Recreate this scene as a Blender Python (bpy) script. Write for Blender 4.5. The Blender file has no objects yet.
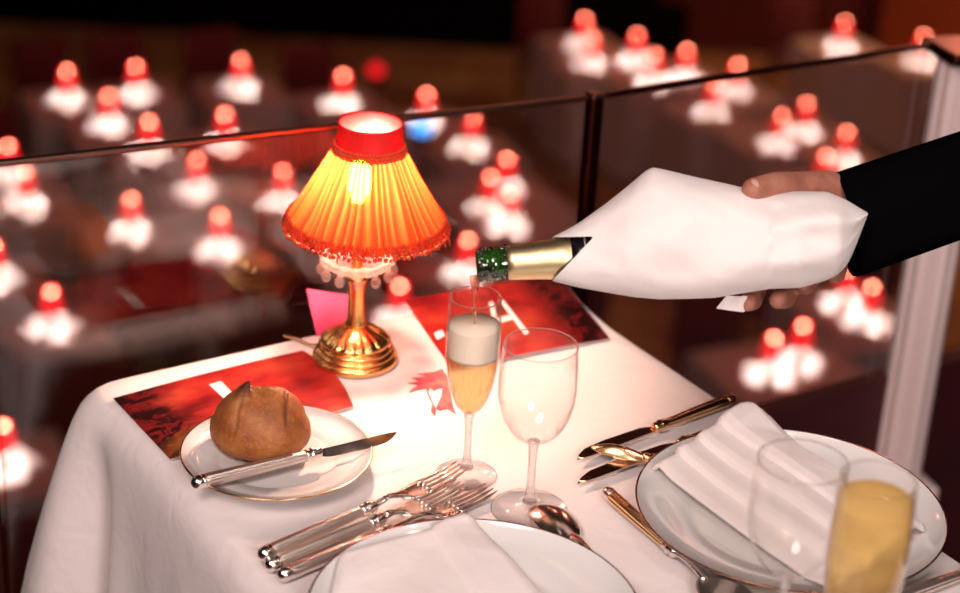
import bpy, bmesh, math, random
from mathutils import Vector, Matrix, noise
random.seed(7)
PI = math.pi; TAU = 2*PI
S = bpy.context.scene
COL = S.collection

# ------------------------------------------------------------------ camera geometry
F = 1867.0; PITCH = math.radians(25.3); ROLL = 0.055; CZ = 1.65; T = 0.75
EYE = Vector((0, 0, CZ))
FW = Vector((0, math.cos(PITCH), -math.sin(PITCH)))
_r = Vector((1, 0, 0)); _u = _r.cross(FW)
RT = _r*math.cos(ROLL) + _u*math.sin(ROLL)
UP = -_r*math.sin(ROLL) + _u*math.cos(ROLL)
def ray(x, y): return FW + RT*((x-480)/F) + UP*((296.5-y)/F)
def at(x, y, z=T):
    d = ray(x, y); return EYE + d*((z-CZ)/d.z)
def P(x, y, k): return EYE + ray(x, y)*k
def depth(p): return (Vector(p)-EYE).dot(FW)

cam = bpy.data.cameras.new('camera'); camo = bpy.data.objects.new('camera', cam); COL.objects.link(camo)
m = Matrix((RT, UP, -FW)).transposed().to_4x4(); m.translation = EYE
camo.matrix_world = m
cam.sensor_fit = 'HORIZONTAL'; cam.sensor_width = 36.0; cam.lens = F/960*36
cam.clip_end = 100
cam.dof.use_dof = True; cam.dof.focus_distance = 1.73; cam.dof.aperture_fstop = 3.2
S.camera = camo

# ------------------------------------------------------------------ materials
MATS = {}
def newmat(name):
    mt = bpy.data.materials.new(name); mt.use_nodes = True
    nt = mt.node_tree; nt.nodes.clear()
    out = nt.nodes.new('ShaderNodeOutputMaterial')
    MATS[name] = mt
    return mt, nt, out
def N(nt, typ, **kw):
    n = nt.nodes.new(typ)
    for k, v in kw.items():
        if k in n.inputs.keys(): n.inputs[k].default_value = v
        else: setattr(n, k, v)
    return n
def rgba(c): return (c[0], c[1], c[2], 1.0)
def ramp(nt, stops):
    n = nt.nodes.new('ShaderNodeValToRGB'); e = n.color_ramp.elements
    while len(e) < len(stops): e.new(0.5)
    for i, (p, c) in enumerate(stops):
        e[i].position = p; e[i].color = rgba(c)
    return n
def pmat(name, col, rough=.5, metal=0., col2=None, scale=40., bump=0., bscale=200., coat=0., sheen=0., emit=None, es=0., spec=.5, sub=0.):
    mt, nt, out = newmat(name)
    b = N(nt, 'ShaderNodeBsdfPrincipled')
    b.inputs['Base Color'].default_value = rgba(col); b.inputs['Roughness'].default_value = rough
    b.inputs['Metallic'].default_value = metal; b.inputs['Coat Weight'].default_value = coat
    b.inputs['Sheen Weight'].default_value = sheen; b.inputs['Specular IOR Level'].default_value = spec
    if sub:
        b.inputs['Subsurface Weight'].default_value = sub; b.inputs['Subsurface Scale'].default_value = .006
        b.inputs['Subsurface Radius'].default_value = (1, .35, .2)
    if emit: b.inputs['Emission Color'].default_value = rgba(emit); b.inputs['Emission Strength'].default_value = es
    tc = N(nt, 'ShaderNodeTexCoord')
    if col2:
        nz = N(nt, 'ShaderNodeTexNoise', Scale=scale, Detail=5.0); nt.links.new(tc.outputs['Object'], nz.inputs['Vector'])
        rp = ramp(nt, [(.35, col), (.68, col2)]); nt.links.new(nz.outputs['Fac'], rp.inputs['Fac'])
        nt.links.new(rp.outputs['Color'], b.inputs['Base Color'])
    if bump:
        nb = N(nt, 'ShaderNodeTexNoise', Scale=bscale, Detail=4.0); nt.links.new(tc.outputs['Object'], nb.inputs['Vector'])
        bp = N(nt, 'ShaderNodeBump', Strength=bump, Distance=.002); nt.links.new(nb.outputs['Fac'], bp.inputs['Height'])
        nt.links.new(bp.outputs['Normal'], b.inputs['Normal'])
    nt.links.new(b.outputs[0], out.inputs[0])
    return mt
def fabric(name, col, bump=.15, wscale=1500., trans=.15):
    mt, nt, out = newmat(name)
    tc = N(nt, 'ShaderNodeTexCoord')
    b = N(nt, 'ShaderNodeBsdfPrincipled'); b.inputs['Base Color'].default_value = rgba(col)
    b.inputs['Roughness'].default_value = .85; b.inputs['Sheen Weight'].default_value = .2
    b.inputs['Specular IOR Level'].default_value = .2
    n1 = N(nt, 'ShaderNodeTexNoise', Scale=wscale, Detail=2.0); n2 = N(nt, 'ShaderNodeTexNoise', Scale=20., Detail=4.0, Distortion=.6)
    for n in (n1, n2): nt.links.new(tc.outputs['Object'], n.inputs['Vector'])
    b1 = N(nt, 'ShaderNodeBump', Strength=bump, Distance=.0006); b2 = N(nt, 'ShaderNodeBump', Strength=.42, Distance=.006)
    nt.links.new(n1.outputs['Fac'], b1.inputs['Height']); nt.links.new(n2.outputs['Fac'], b2.inputs['Height'])
    nt.links.new(b2.outputs['Normal'], b1.inputs['Normal']); nt.links.new(b1.outputs['Normal'], b.inputs['Normal'])
    tr = N(nt, 'ShaderNodeBsdfTranslucent'); tr.inputs['Color'].default_value = rgba(col)
    mx = N(nt, 'ShaderNodeMixShader'); mx.inputs[0].default_value = trans
    nt.links.new(b.outputs[0], mx.inputs[1]); nt.links.new(tr.outputs[0], mx.inputs[2]); nt.links.new(mx.outputs[0], out.inputs[0])
    return mt
def thin_glass(name, tint=(.992, .99, .99), f0=.04, rough=0.0, pwr=3.2):
    mt, nt, out = newmat(name)
    lw = N(nt, 'ShaderNodeLayerWeight'); lw.inputs['Blend'].default_value = .5
    pw = N(nt, 'ShaderNodeMath', operation='POWER'); pw.inputs[1].default_value = pwr
    nt.links.new(lw.outputs['Facing'], pw.inputs[0])
    ma = N(nt, 'ShaderNodeMath', operation='MULTIPLY_ADD'); ma.inputs[1].default_value = 1-f0; ma.inputs[2].default_value = f0
    nt.links.new(pw.outputs[0], ma.inputs[0])
    t = N(nt, 'ShaderNodeBsdfTransparent'); t.inputs[0].default_value = rgba(tint)
    g = N(nt, 'ShaderNodeBsdfGlossy'); g.inputs['Roughness'].default_value = rough; g.inputs[0].default_value = (1, 1, 1, 1)
    mx = N(nt, 'ShaderNodeMixShader')
    nt.links.new(ma.outputs[0], mx.inputs[0]); nt.links.new(t.outputs[0], mx.inputs[1]); nt.links.new(g.outputs[0], mx.inputs[2])
    nt.links.new(mx.outputs[0], out.inputs[0])
    return mt
def mix_glass(name, col, ior, tcol, tfac, clear=0.0, dif=.5):
    """refracting body mixed with translucent scatter"""
    mt, nt, out = newmat(name)
    g = N(nt, 'ShaderNodeBsdfGlass'); g.inputs['Color'].default_value = rgba(col); g.inputs['IOR'].default_value = ior; g.inputs['Roughness'].default_value = 0
    tr = N(nt, 'ShaderNodeBsdfTranslucent'); tr.inputs['Color'].default_value = rgba(tcol)
    d = N(nt, 'ShaderNodeBsdfDiffuse'); d.inputs['Color'].default_value = rgba(tcol)
    m0 = N(nt, 'ShaderNodeMixShader'); m0.inputs[0].default_value = dif
    nt.links.new(tr.outputs[0], m0.inputs[1]); nt.links.new(d.outputs[0], m0.inputs[2])
    mx = N(nt, 'ShaderNodeMixShader'); mx.inputs[0].default_value = tfac
    nt.links.new(g.outputs[0], mx.inputs[1]); nt.links.new(m0.outputs[0], mx.inputs[2])
    last = mx
    if clear:
        tp = N(nt, 'ShaderNodeBsdfTransparent'); tp.inputs[0].default_value = rgba(col)
        m2 = N(nt, 'ShaderNodeMixShader'); m2.inputs[0].default_value = clear
        nt.links.new(mx.outputs[0], m2.inputs[1]); nt.links.new(tp.outputs[0], m2.inputs[2]); last = m2
    nt.links.new(last.outputs[0], out.inputs[0])
    return mt
def emat(name, col, s):
    mt, nt, out = newmat(name)
    e = N(nt, 'ShaderNodeEmission'); e.inputs[0].default_value = rgba(col); e.inputs[1].default_value = s
    nt.links.new(e.outputs[0], out.inputs[0]); return mt

CLOTH = fabric('white_table_linen', (.83, .765, .75), trans=.0)
NAPK = fabric('white_napkin_linen', (.95, .90, .88), trans=.06)
CLOTHBG = pmat('hall_table_linen', (.78, .74, .74), .9)
NAPBG = pmat('hall_napkin_linen', (.85, .82, .8), .9)
PORC = pmat('white_porcelain', (.75, .745, .73), .12, coat=.5)
GOLDRIM = pmat('gold_rim', (.85, .52, .28), .2, 1.0)
SILVER = pmat('polished_silver', (.94, .84, .78), .2, 1.0)
SILVERH = pmat('silver_handle', (.96, .80, .72), .36, 1.0)
GILT = pmat('gilt_handle', (.95, .66, .36), .22, 1.0)
STEEL = pmat('knife_steel', (.74, .56, .50), .12, 1.0)
BRASS = pmat('lamp_brass', (1.0, .58, .20), .27, 1.0, bump=.12, bscale=150)
GLASS = thin_glass('clear_glass', f0=.022, pwr=4.2)
SOLID = mix_glass('solid_glass', (.99, .99, .99), 1.45, (1, 1, 1), .0, clear=.5)
CRYST = mix_glass('lamp_crystal', (1, .95, .92), 1.5, (1, .86, .80), .45, clear=.6)
PANE = thin_glass('balustrade_glass', tint=(.95, .935, .93), f0=.07)
CHAMP = mix_glass('champagne', (1.0, .88, .58), 1.03, (1.0, .80, .48), .32, clear=.5)
CHAMPF = mix_glass('champagne_deep', (1.0, .86, .50), 1.03, (1.0, .72, .34), .50, clear=.35)
FOAM = mix_glass('champagne_foam', (1, .94, .84), 1.1, (1.0, .86, .68), .985, clear=.0, dif=.97)
BUBBLE = thin_glass('bubbles', tint=(1, .93, .78), f0=.12)
STREAM = mix_glass('champagne_stream', (1, .80, .66), 1.33, (1, .75, .58), .12, clear=.55)
GREEN = pmat('dark_green_glass', (.004, .010, .004), .06, coat=1.0, col2=(.02, .085, .010), scale=90)
GOLDFOIL = pmat('gold_foil', (.92, .74, .42), .40, 1.0, bump=.25, bscale=60)
BLACKFOIL = pmat('black_foil', (.008, .006, .008), .25, coat=.4)
LABELINK = pmat('foil_print', (.6, .58, .52), .4)
def black_cloth():
    mt, nt, out = newmat('black_jacket_cloth'); d = N(nt, 'ShaderNodeBsdfDiffuse'); d.inputs[0].default_value = (.0022, .002, .0022, 1)
    nt.links.new(d.outputs[0], out.inputs[0]); return mt
BLACK = black_cloth()
SKIN = pmat('skin', (.46, .20, .135), .5, col2=(.36, .135, .09), scale=60, bump=.35, bscale=320, sub=.25)
NAIL = pmat('nail', (.66, .38, .31), .3, sub=.2)
REDPRINT = None
FEATHERPRINT = pmat('crimson_print', (.75, .05, .10), .7, col2=(.85, .22, .14), scale=60)
PINK = pmat('pink_card', (.75, .07, .18), .6)
PAPER = pmat('paper', (.82, .80, .78), .7)
WHITEINK = pmat('white_ink', (.86, .80, .78), .5)
DARKMETAL = pmat('dark_bronze', (.09, .03, .025), .3, 1.0)
RAILM = pmat('rail_bronze', (.22, .13, .10), .38, 1.0)
BURG = pmat('burgundy_panel', (.055, .006, .01), .6, col2=(.035, .004, .006), scale=6)
PLASTER = pmat('white_paint', (.82, .66, .65), .55)
CARPET = pmat('hall_carpet', (.62, .42, .18), .95, col2=(.36, .14, .08), scale=1.6)
BALCFLOOR = pmat('balcony_carpet', (.10, .015, .02), .95, col2=(.06, .01, .012), scale=8)
WALLDARK = pmat('dark_wall', (.004, .002, .0025), .9, spec=.1)
WALLRED = pmat('maroon_wall', (.14, .02, .02), .85, col2=(.09, .012, .014), scale=1.2)
WALLORANGE = pmat('rust_wall', (.42, .10, .03), .8, col2=(.30, .06, .02), scale=1.5)
VELVET = pmat('red_velvet', (.16, .012, .02), .8, sheen=.4)

# ------------------------------------------------------------------ mesh helpers
def meshobj(name, bm, mat, parent=None, smooth=True, loc=None):
    me = bpy.data.meshes.new(name); bm.normal_update(); bm.to_mesh(me); bm.free()
    if smooth:
        for p in me.polygons: p.use_smooth = True
    if mat: me.materials.append(mat)
    o = bpy.data.objects.new(name, me); COL.objects.link(o)
    if parent: o.parent = parent
    if loc is not None: o.location = loc
    return o
def tag(o, label=None, cat=None, group=None, kind=None):
    if label: o['label'] = label
    if cat: o['category'] = cat
    if group: o['group'] = group
    if kind: o['kind'] = kind
    return o
def thing(name, label, cat, loc=(0, 0, 0), rot=(0, 0, 0), group=None, mat=None):
    o = bpy.data.objects.new(name, None); COL.objects.link(o); o.empty_display_size = .02
    if mat is not None: o.matrix_world = mat
    else: o.location = loc; o.rotation_euler = rot
    return tag(o, label, cat, group)
def copy_tree(o, parent=None):
    c = o.copy(); COL.objects.link(c)
    if parent: c.parent = parent
    for ch in list(o.children): copy_tree(ch, c)
    return c
def lathe(prof, seg=48, bm=None, fn=None, ax=None):
    """profile [(r,z)] round Z; fn(r,z,ang)->r modulates; ax='x' lays the axis along +X"""
    bm = bm or bmesh.new(); rings = []
    for r, z in prof:
        if r < 1e-6:
            rings.append([bm.verts.new((0, 0, z) if ax != 'x' else (z, 0, 0))]); continue
        ring = []
        for i in range(seg):
            a = TAU*i/seg; rr = fn(r, z, a) if fn else r
            c, s = rr*math.cos(a), rr*math.sin(a)
            ring.append(bm.verts.new((c, s, z) if ax != 'x' else (z, c, s)))
        rings.append(ring)
    for A, B in zip(rings, rings[1:]):
        if len(A) == 1 and len(B) == 1: continue
        for i in range(seg):
            j = (i+1) % seg
            try:
                if len(A) == 1: bm.faces.new((A[0], B[j], B[i]))
                elif len(B) == 1: bm.faces.new((A[i], A[j], B[0]))
                else: bm.faces.new((A[i], A[j], B[j], B[i]))
            except ValueError: pass
    bmesh.ops.recalc_face_normals(bm, faces=bm.faces)
    return bm
def tube(path, rad, seg=12, bm=None, flat=1.0, upv=(0, 0, 1)):
    bm = bm or bmesh.new(); path = [Vector(p) for p in path]; rings = []
    for i, p in enumerate(path):
        d = (path[min(i+1, len(path)-1)]-path[max(i-1, 0)]).normalized()
        u = Vector(upv); 
        if abs(d.dot(u)) > .98: u = Vector((1, 0, 0))
        s = d.cross(u).normalized(); u = s.cross(d)
        r = rad[i] if hasattr(rad, '__len__') else rad
        rx, rz = (r if hasattr(r, '__len__') else (r, r*flat))
        rings.append([bm.verts.new(p+s*rx*math.cos(TAU*k/seg)+u*rz*math.sin(TAU*k/seg)) for k in range(seg)])
    for A, B in zip(rings, rings[1:]):
        for k in range(seg): bm.faces.new((A[k], A[(k+1) % seg], B[(k+1) % seg], B[k]))
    bm.faces.new(rings[0][::-1]); bm.faces.new(rings[-1])
    return bm
def box(sx, sy, sz, c=(0, 0, 0), bev=0., bm=None, seg=2):
    new = bmesh.new(); bmesh.ops.create_cube(new, size=1)
    bmesh.ops.scale(new, vec=(sx, sy, sz), verts=new.verts)
    if bev: bmesh.ops.bevel(new, geom=new.edges[:], offset=bev, segments=seg, profile=.5, affect='EDGES')
    bmesh.ops.translate(new, vec=c, verts=new.verts)
    if bm is None: return new
    me = bpy.data.meshes.new('tmp'); new.to_mesh(me); new.free(); bm.from_mesh(me); bpy.data.meshes.remove(me); return bm
def ball(r, c=(0, 0, 0), sc=(1, 1, 1), bm=None, u=12, v=8):
    bm = bm or bmesh.new()
    res = bmesh.ops.create_uvsphere(bm, u_segments=u, v_segments=v, radius=r)
    for vv in res['verts']: vv.co = Vector((vv.co.x*sc[0]+c[0], vv.co.y*sc[1]+c[1], vv.co.z*sc[2]+c[2]))
    return bm
def sheet(nu, nv, fn, thick=0.0):
    bm = bmesh.new(); g = [[bm.verts.new(fn(i/nu, j/nv)) for j in range(nv+1)] for i in range(nu+1)]
    for i in range(nu):
        for j in range(nv): bm.faces.new((g[i][j], g[i+1][j], g[i+1][j+1], g[i][j+1]))
    bm.normal_update()
    if thick:
        bmesh.ops.solidify(bm, geom=bm.faces[:], thickness=thick)
    return bm
def catmull(pts, n):
    pts = [Vector(p) for p in pts]; out = []
    for i in range(len(pts)-1):
        p0 = pts[max(i-1, 0)]; p1 = pts[i]; p2 = pts[i+1]; p3 = pts[min(i+2, len(pts)-1)]
        for k in range(n):
            t = k/n
            out.append(.5*((2*p1)+(-p0+p2)*t+(2*p0-5*p1+4*p2-p3)*t*t+(-p0+3*p1-3*p2+p3)*t**3))
    out.append(pts[-1]); return out
def interp(tab, x):
    if x <= tab[0][0]: return tab[0][1]
    for (a, b), (c, d) in zip(tab, tab[1:]):
        if x <= c:
            t = (x-a)/(c-a); return b+(d-b)*t
    return tab[-1][1]
def smoothstep(a, b, x):
    t = max(0, min(1, (x-a)/(b-a))); return t*t*(3-2*t)

# ------------------------------------------------------------------ tablecloth
CBL = Vector((-.381, 1.647)); CBR = Vector((.085, 1.955)); EDG = [(.14, 1.845), (.265, 1.662), (.44, 1.40)]
CFR = Vector((.60, 1.17)); CFL = Vector((.10, .90))
def outline():
    raw = [CBL, CBR] + [Vector(e) for e in EDG] + [CFR, CFL, Vector((-.276, 1.492))]
    # subdivide and round
    pts = []
    n = len(raw)
    for i in range(n):
        a, b = raw[i], raw[(i+1) % n]; L = (b-a).length; k = max(2, int(L/.008))
        pts += [a+(b-a)*(t/k) for t in range(k)]
    for _ in range(8):
        pts = [(pts[i-1]+pts[i]*2+pts[(i+1) % len(pts)])/4 for i in range(len(pts))]
    return pts
OUT = outline(); NO = len(OUT)
CEN = sum(OUT, Vector((0, 0)))/NO
def nrm(i):
    d = (OUT[(i+3) % NO]-OUT[i-3]).normalized(); return Vector((d.y, -d.x))
def cloth_bm():
    bm = bmesh.new(); 
    sgn = 1 if nrm(0).dot(OUT[0]-CEN) > 0 else -1
    norms = [nrm(i)*sgn for i in range(NO)]
    for _ in range(6): norms = [(norms[i-1]+norms[i]*2+norms[(i+1) % NO]).normalized() for i in range(NO)]
    rings = []
    for s in (.15, .4, .65, .85, .95):
        rings.append([bm.verts.new((*(CEN+(p-CEN)*s), T)) for p in OUT])
    back = [max(0, norms[i].dot(Vector((-.548, .836)))) for i in range(NO)]
    levels = [0, .002, .006, .012, .02, .035, .055, .08, .11, .15, .2, .26, .33, .42, .52, .62, .70, .745]
    arc = [0.]
    for i in range(1, NO): arc.append(arc[-1]+(OUT[i]-OUT[i-1]).length)
    for dz in levels:
        ring = []
        for i, p in enumerate(OUT):
            r0 = .018
            e = r0*(1-math.exp(-dz/.010))
            tight = smoothstep(.75, .98, back[i])
            fold = (math.sin(arc[i]*38+1.0)*.55+math.sin(arc[i]*71+2.2)*.3+noise.noise(Vector((arc[i]*9, dz*2, 3)))*.6)
            amp = .020*smoothstep(0.02, .4, dz)*(1-.85*tight)
            dc = (p-CBL).length
            flare = .095*(1-math.exp(-dz/.22))*math.exp(-(dc/.055)**2)
            groove = -.030*smoothstep(.01, .12, dz)*math.exp(-((dc-.06)/.020)**2)*(1 if norms[i].x < -.2 and norms[i].y < .4 else 0)
            gen = .018*(1-math.exp(-dz/.25))*(1-.8*tight)
            o = e+fold*amp+gen+groove
            q = p+norms[i]*o-norms[i]*.018*.0
            q = q+Vector((-.82, -.57))*flare
            sink = .0
            ring.append(bm.verts.new((q.x, q.y, T-dz-sink)))
        rings.append(ring)
    c = bm.verts.new((CEN.x, CEN.y, T))
    for i in range(NO): bm.faces.new((c, rings[0][i], rings[0][(i+1) % NO]))
    for A, B in zip(rings, rings[1:]):
        for i in range(NO): bm.faces.new((A[i], B[i], B[(i+1) % NO], A[(i+1) % NO]))
    bmesh.ops.recalc_face_normals(bm, faces=bm.faces)
    bmesh.ops.translate(bm, vec=(-CEN.x, -CEN.y, 0), verts=bm.verts)
    return bm
cl = meshobj('tablecloth', cloth_bm(), CLOTH, loc=(CEN.x, CEN.y, 0))
tag(cl, 'long white tablecloth covering the foreground table under the lit red lamp', 'tablecloth')

# ------------------------------------------------------------------ lamp
LP = at(355, 360)
lamp = thing('table_lamp', 'lit table lamp with pleated red and gold shade on brass foot, on the white tablecloth', 'lamp', LP)
def ribs(r, z, a):
    return r*(1+.07*abs(math.sin(a*8))*smoothstep(.0405, .03, z) if z > .0235 else 1)
base = meshobj('lamp_base', lathe([(0, 0), (.0420, 0), (.0440, .0015), (.0446, .0045), (.0442, .0075), (.0425, .0090), (.0400, .0092), (.0396, .0100), (.0412, .0115), (.0414, .0130), (.0402, .0146), (.0375, .0150), (.0370, .0157), (.0386, .0172), (.0386, .0188), (.0372, .0202), (.0345, .0206), (.0340, .0212), (.0352, .0225), (.0348, .0240), (.0325, .0270), (.0285, .0310), (.0225, .0350), (.0160, .0385), (.0125, .0410), (0, .041)], 160, fn=ribs), BRASS, lamp)
stem = meshobj('lamp_stem', lathe([(0, .04), (.0120, .04), (.0112, .044), (.0092, .049), (.0088, .07), (.0092, .088), (.0112, .093), (.0112, .098), (.006, .101), (.005, .16), (0, .16)], 32), BRASS, lamp)
def scal(r, z, a): return r*(1+.05*math.cos(a*12)) if r > .02 else r
dish = meshobj('crystal_dish', lathe([(0, .103), (.012, .103), (.028, .107), (.0365, .113), (.038, .121), (.036, .1215), (.027, .112), (.012, .108), (0, .108)], 96, fn=scal), CRYST, lamp)
for k in range(12):
    a = TAU*k/12+.1
    b = ball(.0052, (0, 0, -.0085), (1, 1, 1.25), u=12, v=8); ball(.0024, (0, 0, 0), bm=b, u=8, v=6)
    meshobj('crystal_drop', b, CRYST, lamp, loc=(.0365*math.cos(a), .0365*math.sin(a), .113))
# pleated shade : bell profile
ZB, ZT = .157, .2385
RB, RTOP = .0815, .0345
def shade_r(t):  # t 0 bottom..1 top
    return RB+(RTOP-RB)*(t**.86)
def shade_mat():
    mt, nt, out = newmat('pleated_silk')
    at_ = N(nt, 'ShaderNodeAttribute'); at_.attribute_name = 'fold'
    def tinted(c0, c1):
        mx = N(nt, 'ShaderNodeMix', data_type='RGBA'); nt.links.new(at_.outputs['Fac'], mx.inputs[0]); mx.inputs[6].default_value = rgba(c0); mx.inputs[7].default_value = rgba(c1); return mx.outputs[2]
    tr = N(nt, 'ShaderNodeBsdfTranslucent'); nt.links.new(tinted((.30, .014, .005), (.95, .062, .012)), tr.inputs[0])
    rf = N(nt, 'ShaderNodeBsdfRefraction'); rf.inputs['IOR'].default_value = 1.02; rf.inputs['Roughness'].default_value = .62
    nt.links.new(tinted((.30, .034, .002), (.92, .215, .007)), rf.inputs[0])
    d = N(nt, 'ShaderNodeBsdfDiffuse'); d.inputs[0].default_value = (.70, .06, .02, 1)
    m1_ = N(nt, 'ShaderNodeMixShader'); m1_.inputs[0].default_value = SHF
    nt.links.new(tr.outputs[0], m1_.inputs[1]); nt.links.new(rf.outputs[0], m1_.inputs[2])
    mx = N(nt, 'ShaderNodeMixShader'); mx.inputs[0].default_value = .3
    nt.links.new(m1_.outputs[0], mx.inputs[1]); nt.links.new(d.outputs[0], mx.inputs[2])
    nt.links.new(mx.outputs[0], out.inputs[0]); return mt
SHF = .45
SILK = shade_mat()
def band_mat():
    mt, nt, out = newmat('red_band')
    tr = N(nt, 'ShaderNodeBsdfTranslucent'); tr.inputs[0].default_value = (.6, .035, .02, 1)
    d = N(nt, 'ShaderNodeBsdfPrincipled'); d.inputs['Base Color'].default_value = (.72, .03, .03, 1); d.inputs['Roughness'].default_value = .45
    mx = N(nt, 'ShaderNodeMixShader'); mx.inputs[0].default_value = .6
    nt.links.new(tr.outputs[0], mx.inputs[1]); nt.links.new(d.outputs[0], mx.inputs[2])
    nt.links.new(mx.outputs[0], out.inputs[0]); return mt
BAND = band_mat()
TRIM = pmat('beaded_trim', (.80, .025, .02), .7, spec=.1, col2=(.60, .12, .03), scale=420)
FOLD = []
bm = bmesh.new(); rings = []; NS = 480
random.seed(3)
ph = [random.uniform(.6, 1.4) for _ in range(64)]
for j in range(15):
    t = j/14; r = shade_r(t); z = ZB+(ZT-ZB)*t; ring = []
    for i in range(NS):
        a = TAU*i/NS
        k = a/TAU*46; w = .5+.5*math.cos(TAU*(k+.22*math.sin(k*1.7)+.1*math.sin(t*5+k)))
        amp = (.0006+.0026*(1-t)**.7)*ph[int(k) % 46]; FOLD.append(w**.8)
        rr = r+(w-.5)*2*amp+.0012*(1-t)*math.sin(a*16)
        ring.append(bm.verts.new((rr*math.cos(a), rr*math.sin(a), z)))
    rings.append(ring)
for A, B in zip(rings, rings[1:]):
    for i in range(NS): bm.faces.new((A[i], A[(i+1) % NS], B[(i+1) % NS], B[i]))
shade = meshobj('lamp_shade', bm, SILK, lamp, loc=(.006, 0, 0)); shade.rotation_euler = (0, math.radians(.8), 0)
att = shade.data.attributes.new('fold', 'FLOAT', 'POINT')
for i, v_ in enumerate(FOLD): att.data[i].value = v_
bm = bmesh.new()
band = meshobj('collar_band', lathe([(.0345, .237), (.0330, .246), (.0318, .262), (.0323, .2645), (.0313, .2645), (.0306, .262), (.0318, .246), (.0335, .237), (.0345, .237)], 96, fn=lambda r, z, a: r+.0004*math.sin(a*40)), BAND, shade)
bm = bmesh.new()
for row in range(4):
    nb = 104
    for i in range(nb):
        a = TAU*(i+.5*row)/nb+random.uniform(-.01, .01); r = RB+.002-row*.0015; z = ZB-.0035+row*.0031
        ball(.0023*random.uniform(.8, 1.15), (r*math.cos(a), r*math.sin(a), z-.002*(0.5+.5*math.cos(a*26))*(row == 0)), bm=bm, u=6, v=5)
for i in range(14):
    a = random.uniform(0, TAU); r = RB+.003
    tube([(r*math.cos(a), r*math.sin(a), ZB), (r*1.02*math.cos(a), r*1.02*math.sin(a), ZB-.006-random.random()*.004)], .0006, 5, bm)
# a loose thread at the right side
a = -.35; tube([(.084*math.cos(a), .084*math.sin(a), ZB+.003), (.090*math.cos(a), .090*math.sin(a), ZB+.002), (.0915*math.cos(a), .0915*math.sin(a), ZB-.006)], .0009, 6, bm)
meshobj('bead_trim', bm, TRIM, shade)
bm = bmesh.new()
for row in range(3):
    for i in range(64):
        a = TAU*(i+.5*row)/64; r = .0348+row*.0006
        ball(.0021*random.uniform(.8, 1.2), (r*math.cos(a), r*math.sin(a), .2415-row*.0032), bm=bm, u=6, v=5)
meshobj('collar_trim', bm, TRIM, shade)
bulb_e = emat('lit_bulb', (1, .60, .44), 900)
bulb = meshobj('light_bulb', lathe([(0, .180), (.006, .180), (.009, .188), (.0120, .201), (.0110, .212), (.007, .222), (.002, .229), (0, .230)], 24), bulb_e, lamp)
meshobj('bulb_socket', lathe([(0, .158), (.008, .158), (.008, .180), (0, .180)], 20), BRASS, lamp)
tube_path = catmull([(-.036, .02, .006), (-.05, .024, .003), (-.064, .036, .002), (-.080, .044, .002)], 6)
cordbm = tube([Vector(p) for p in tube_path], .0018, 8)
meshobj('power_cord', cordbm, GILT, lamp)

# pink folded card behind the lamp
c0 = at(326, 336)
card = meshobj('folded_card', sheet(10, 4, lambda u, v: ((u-.5)*.06, .010*abs(v-.5)*0+.03*v-.010, .0015+.042*v*(1-.45*u)), .0008), PINK, loc=(c0.x+.012, c0.y+.02, T), smooth=False)
card.rotation_euler = (0, 0, math.radians(28))
tag(card, 'bright pink folded card leaning up behind the brass lamp foot', 'card')

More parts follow.
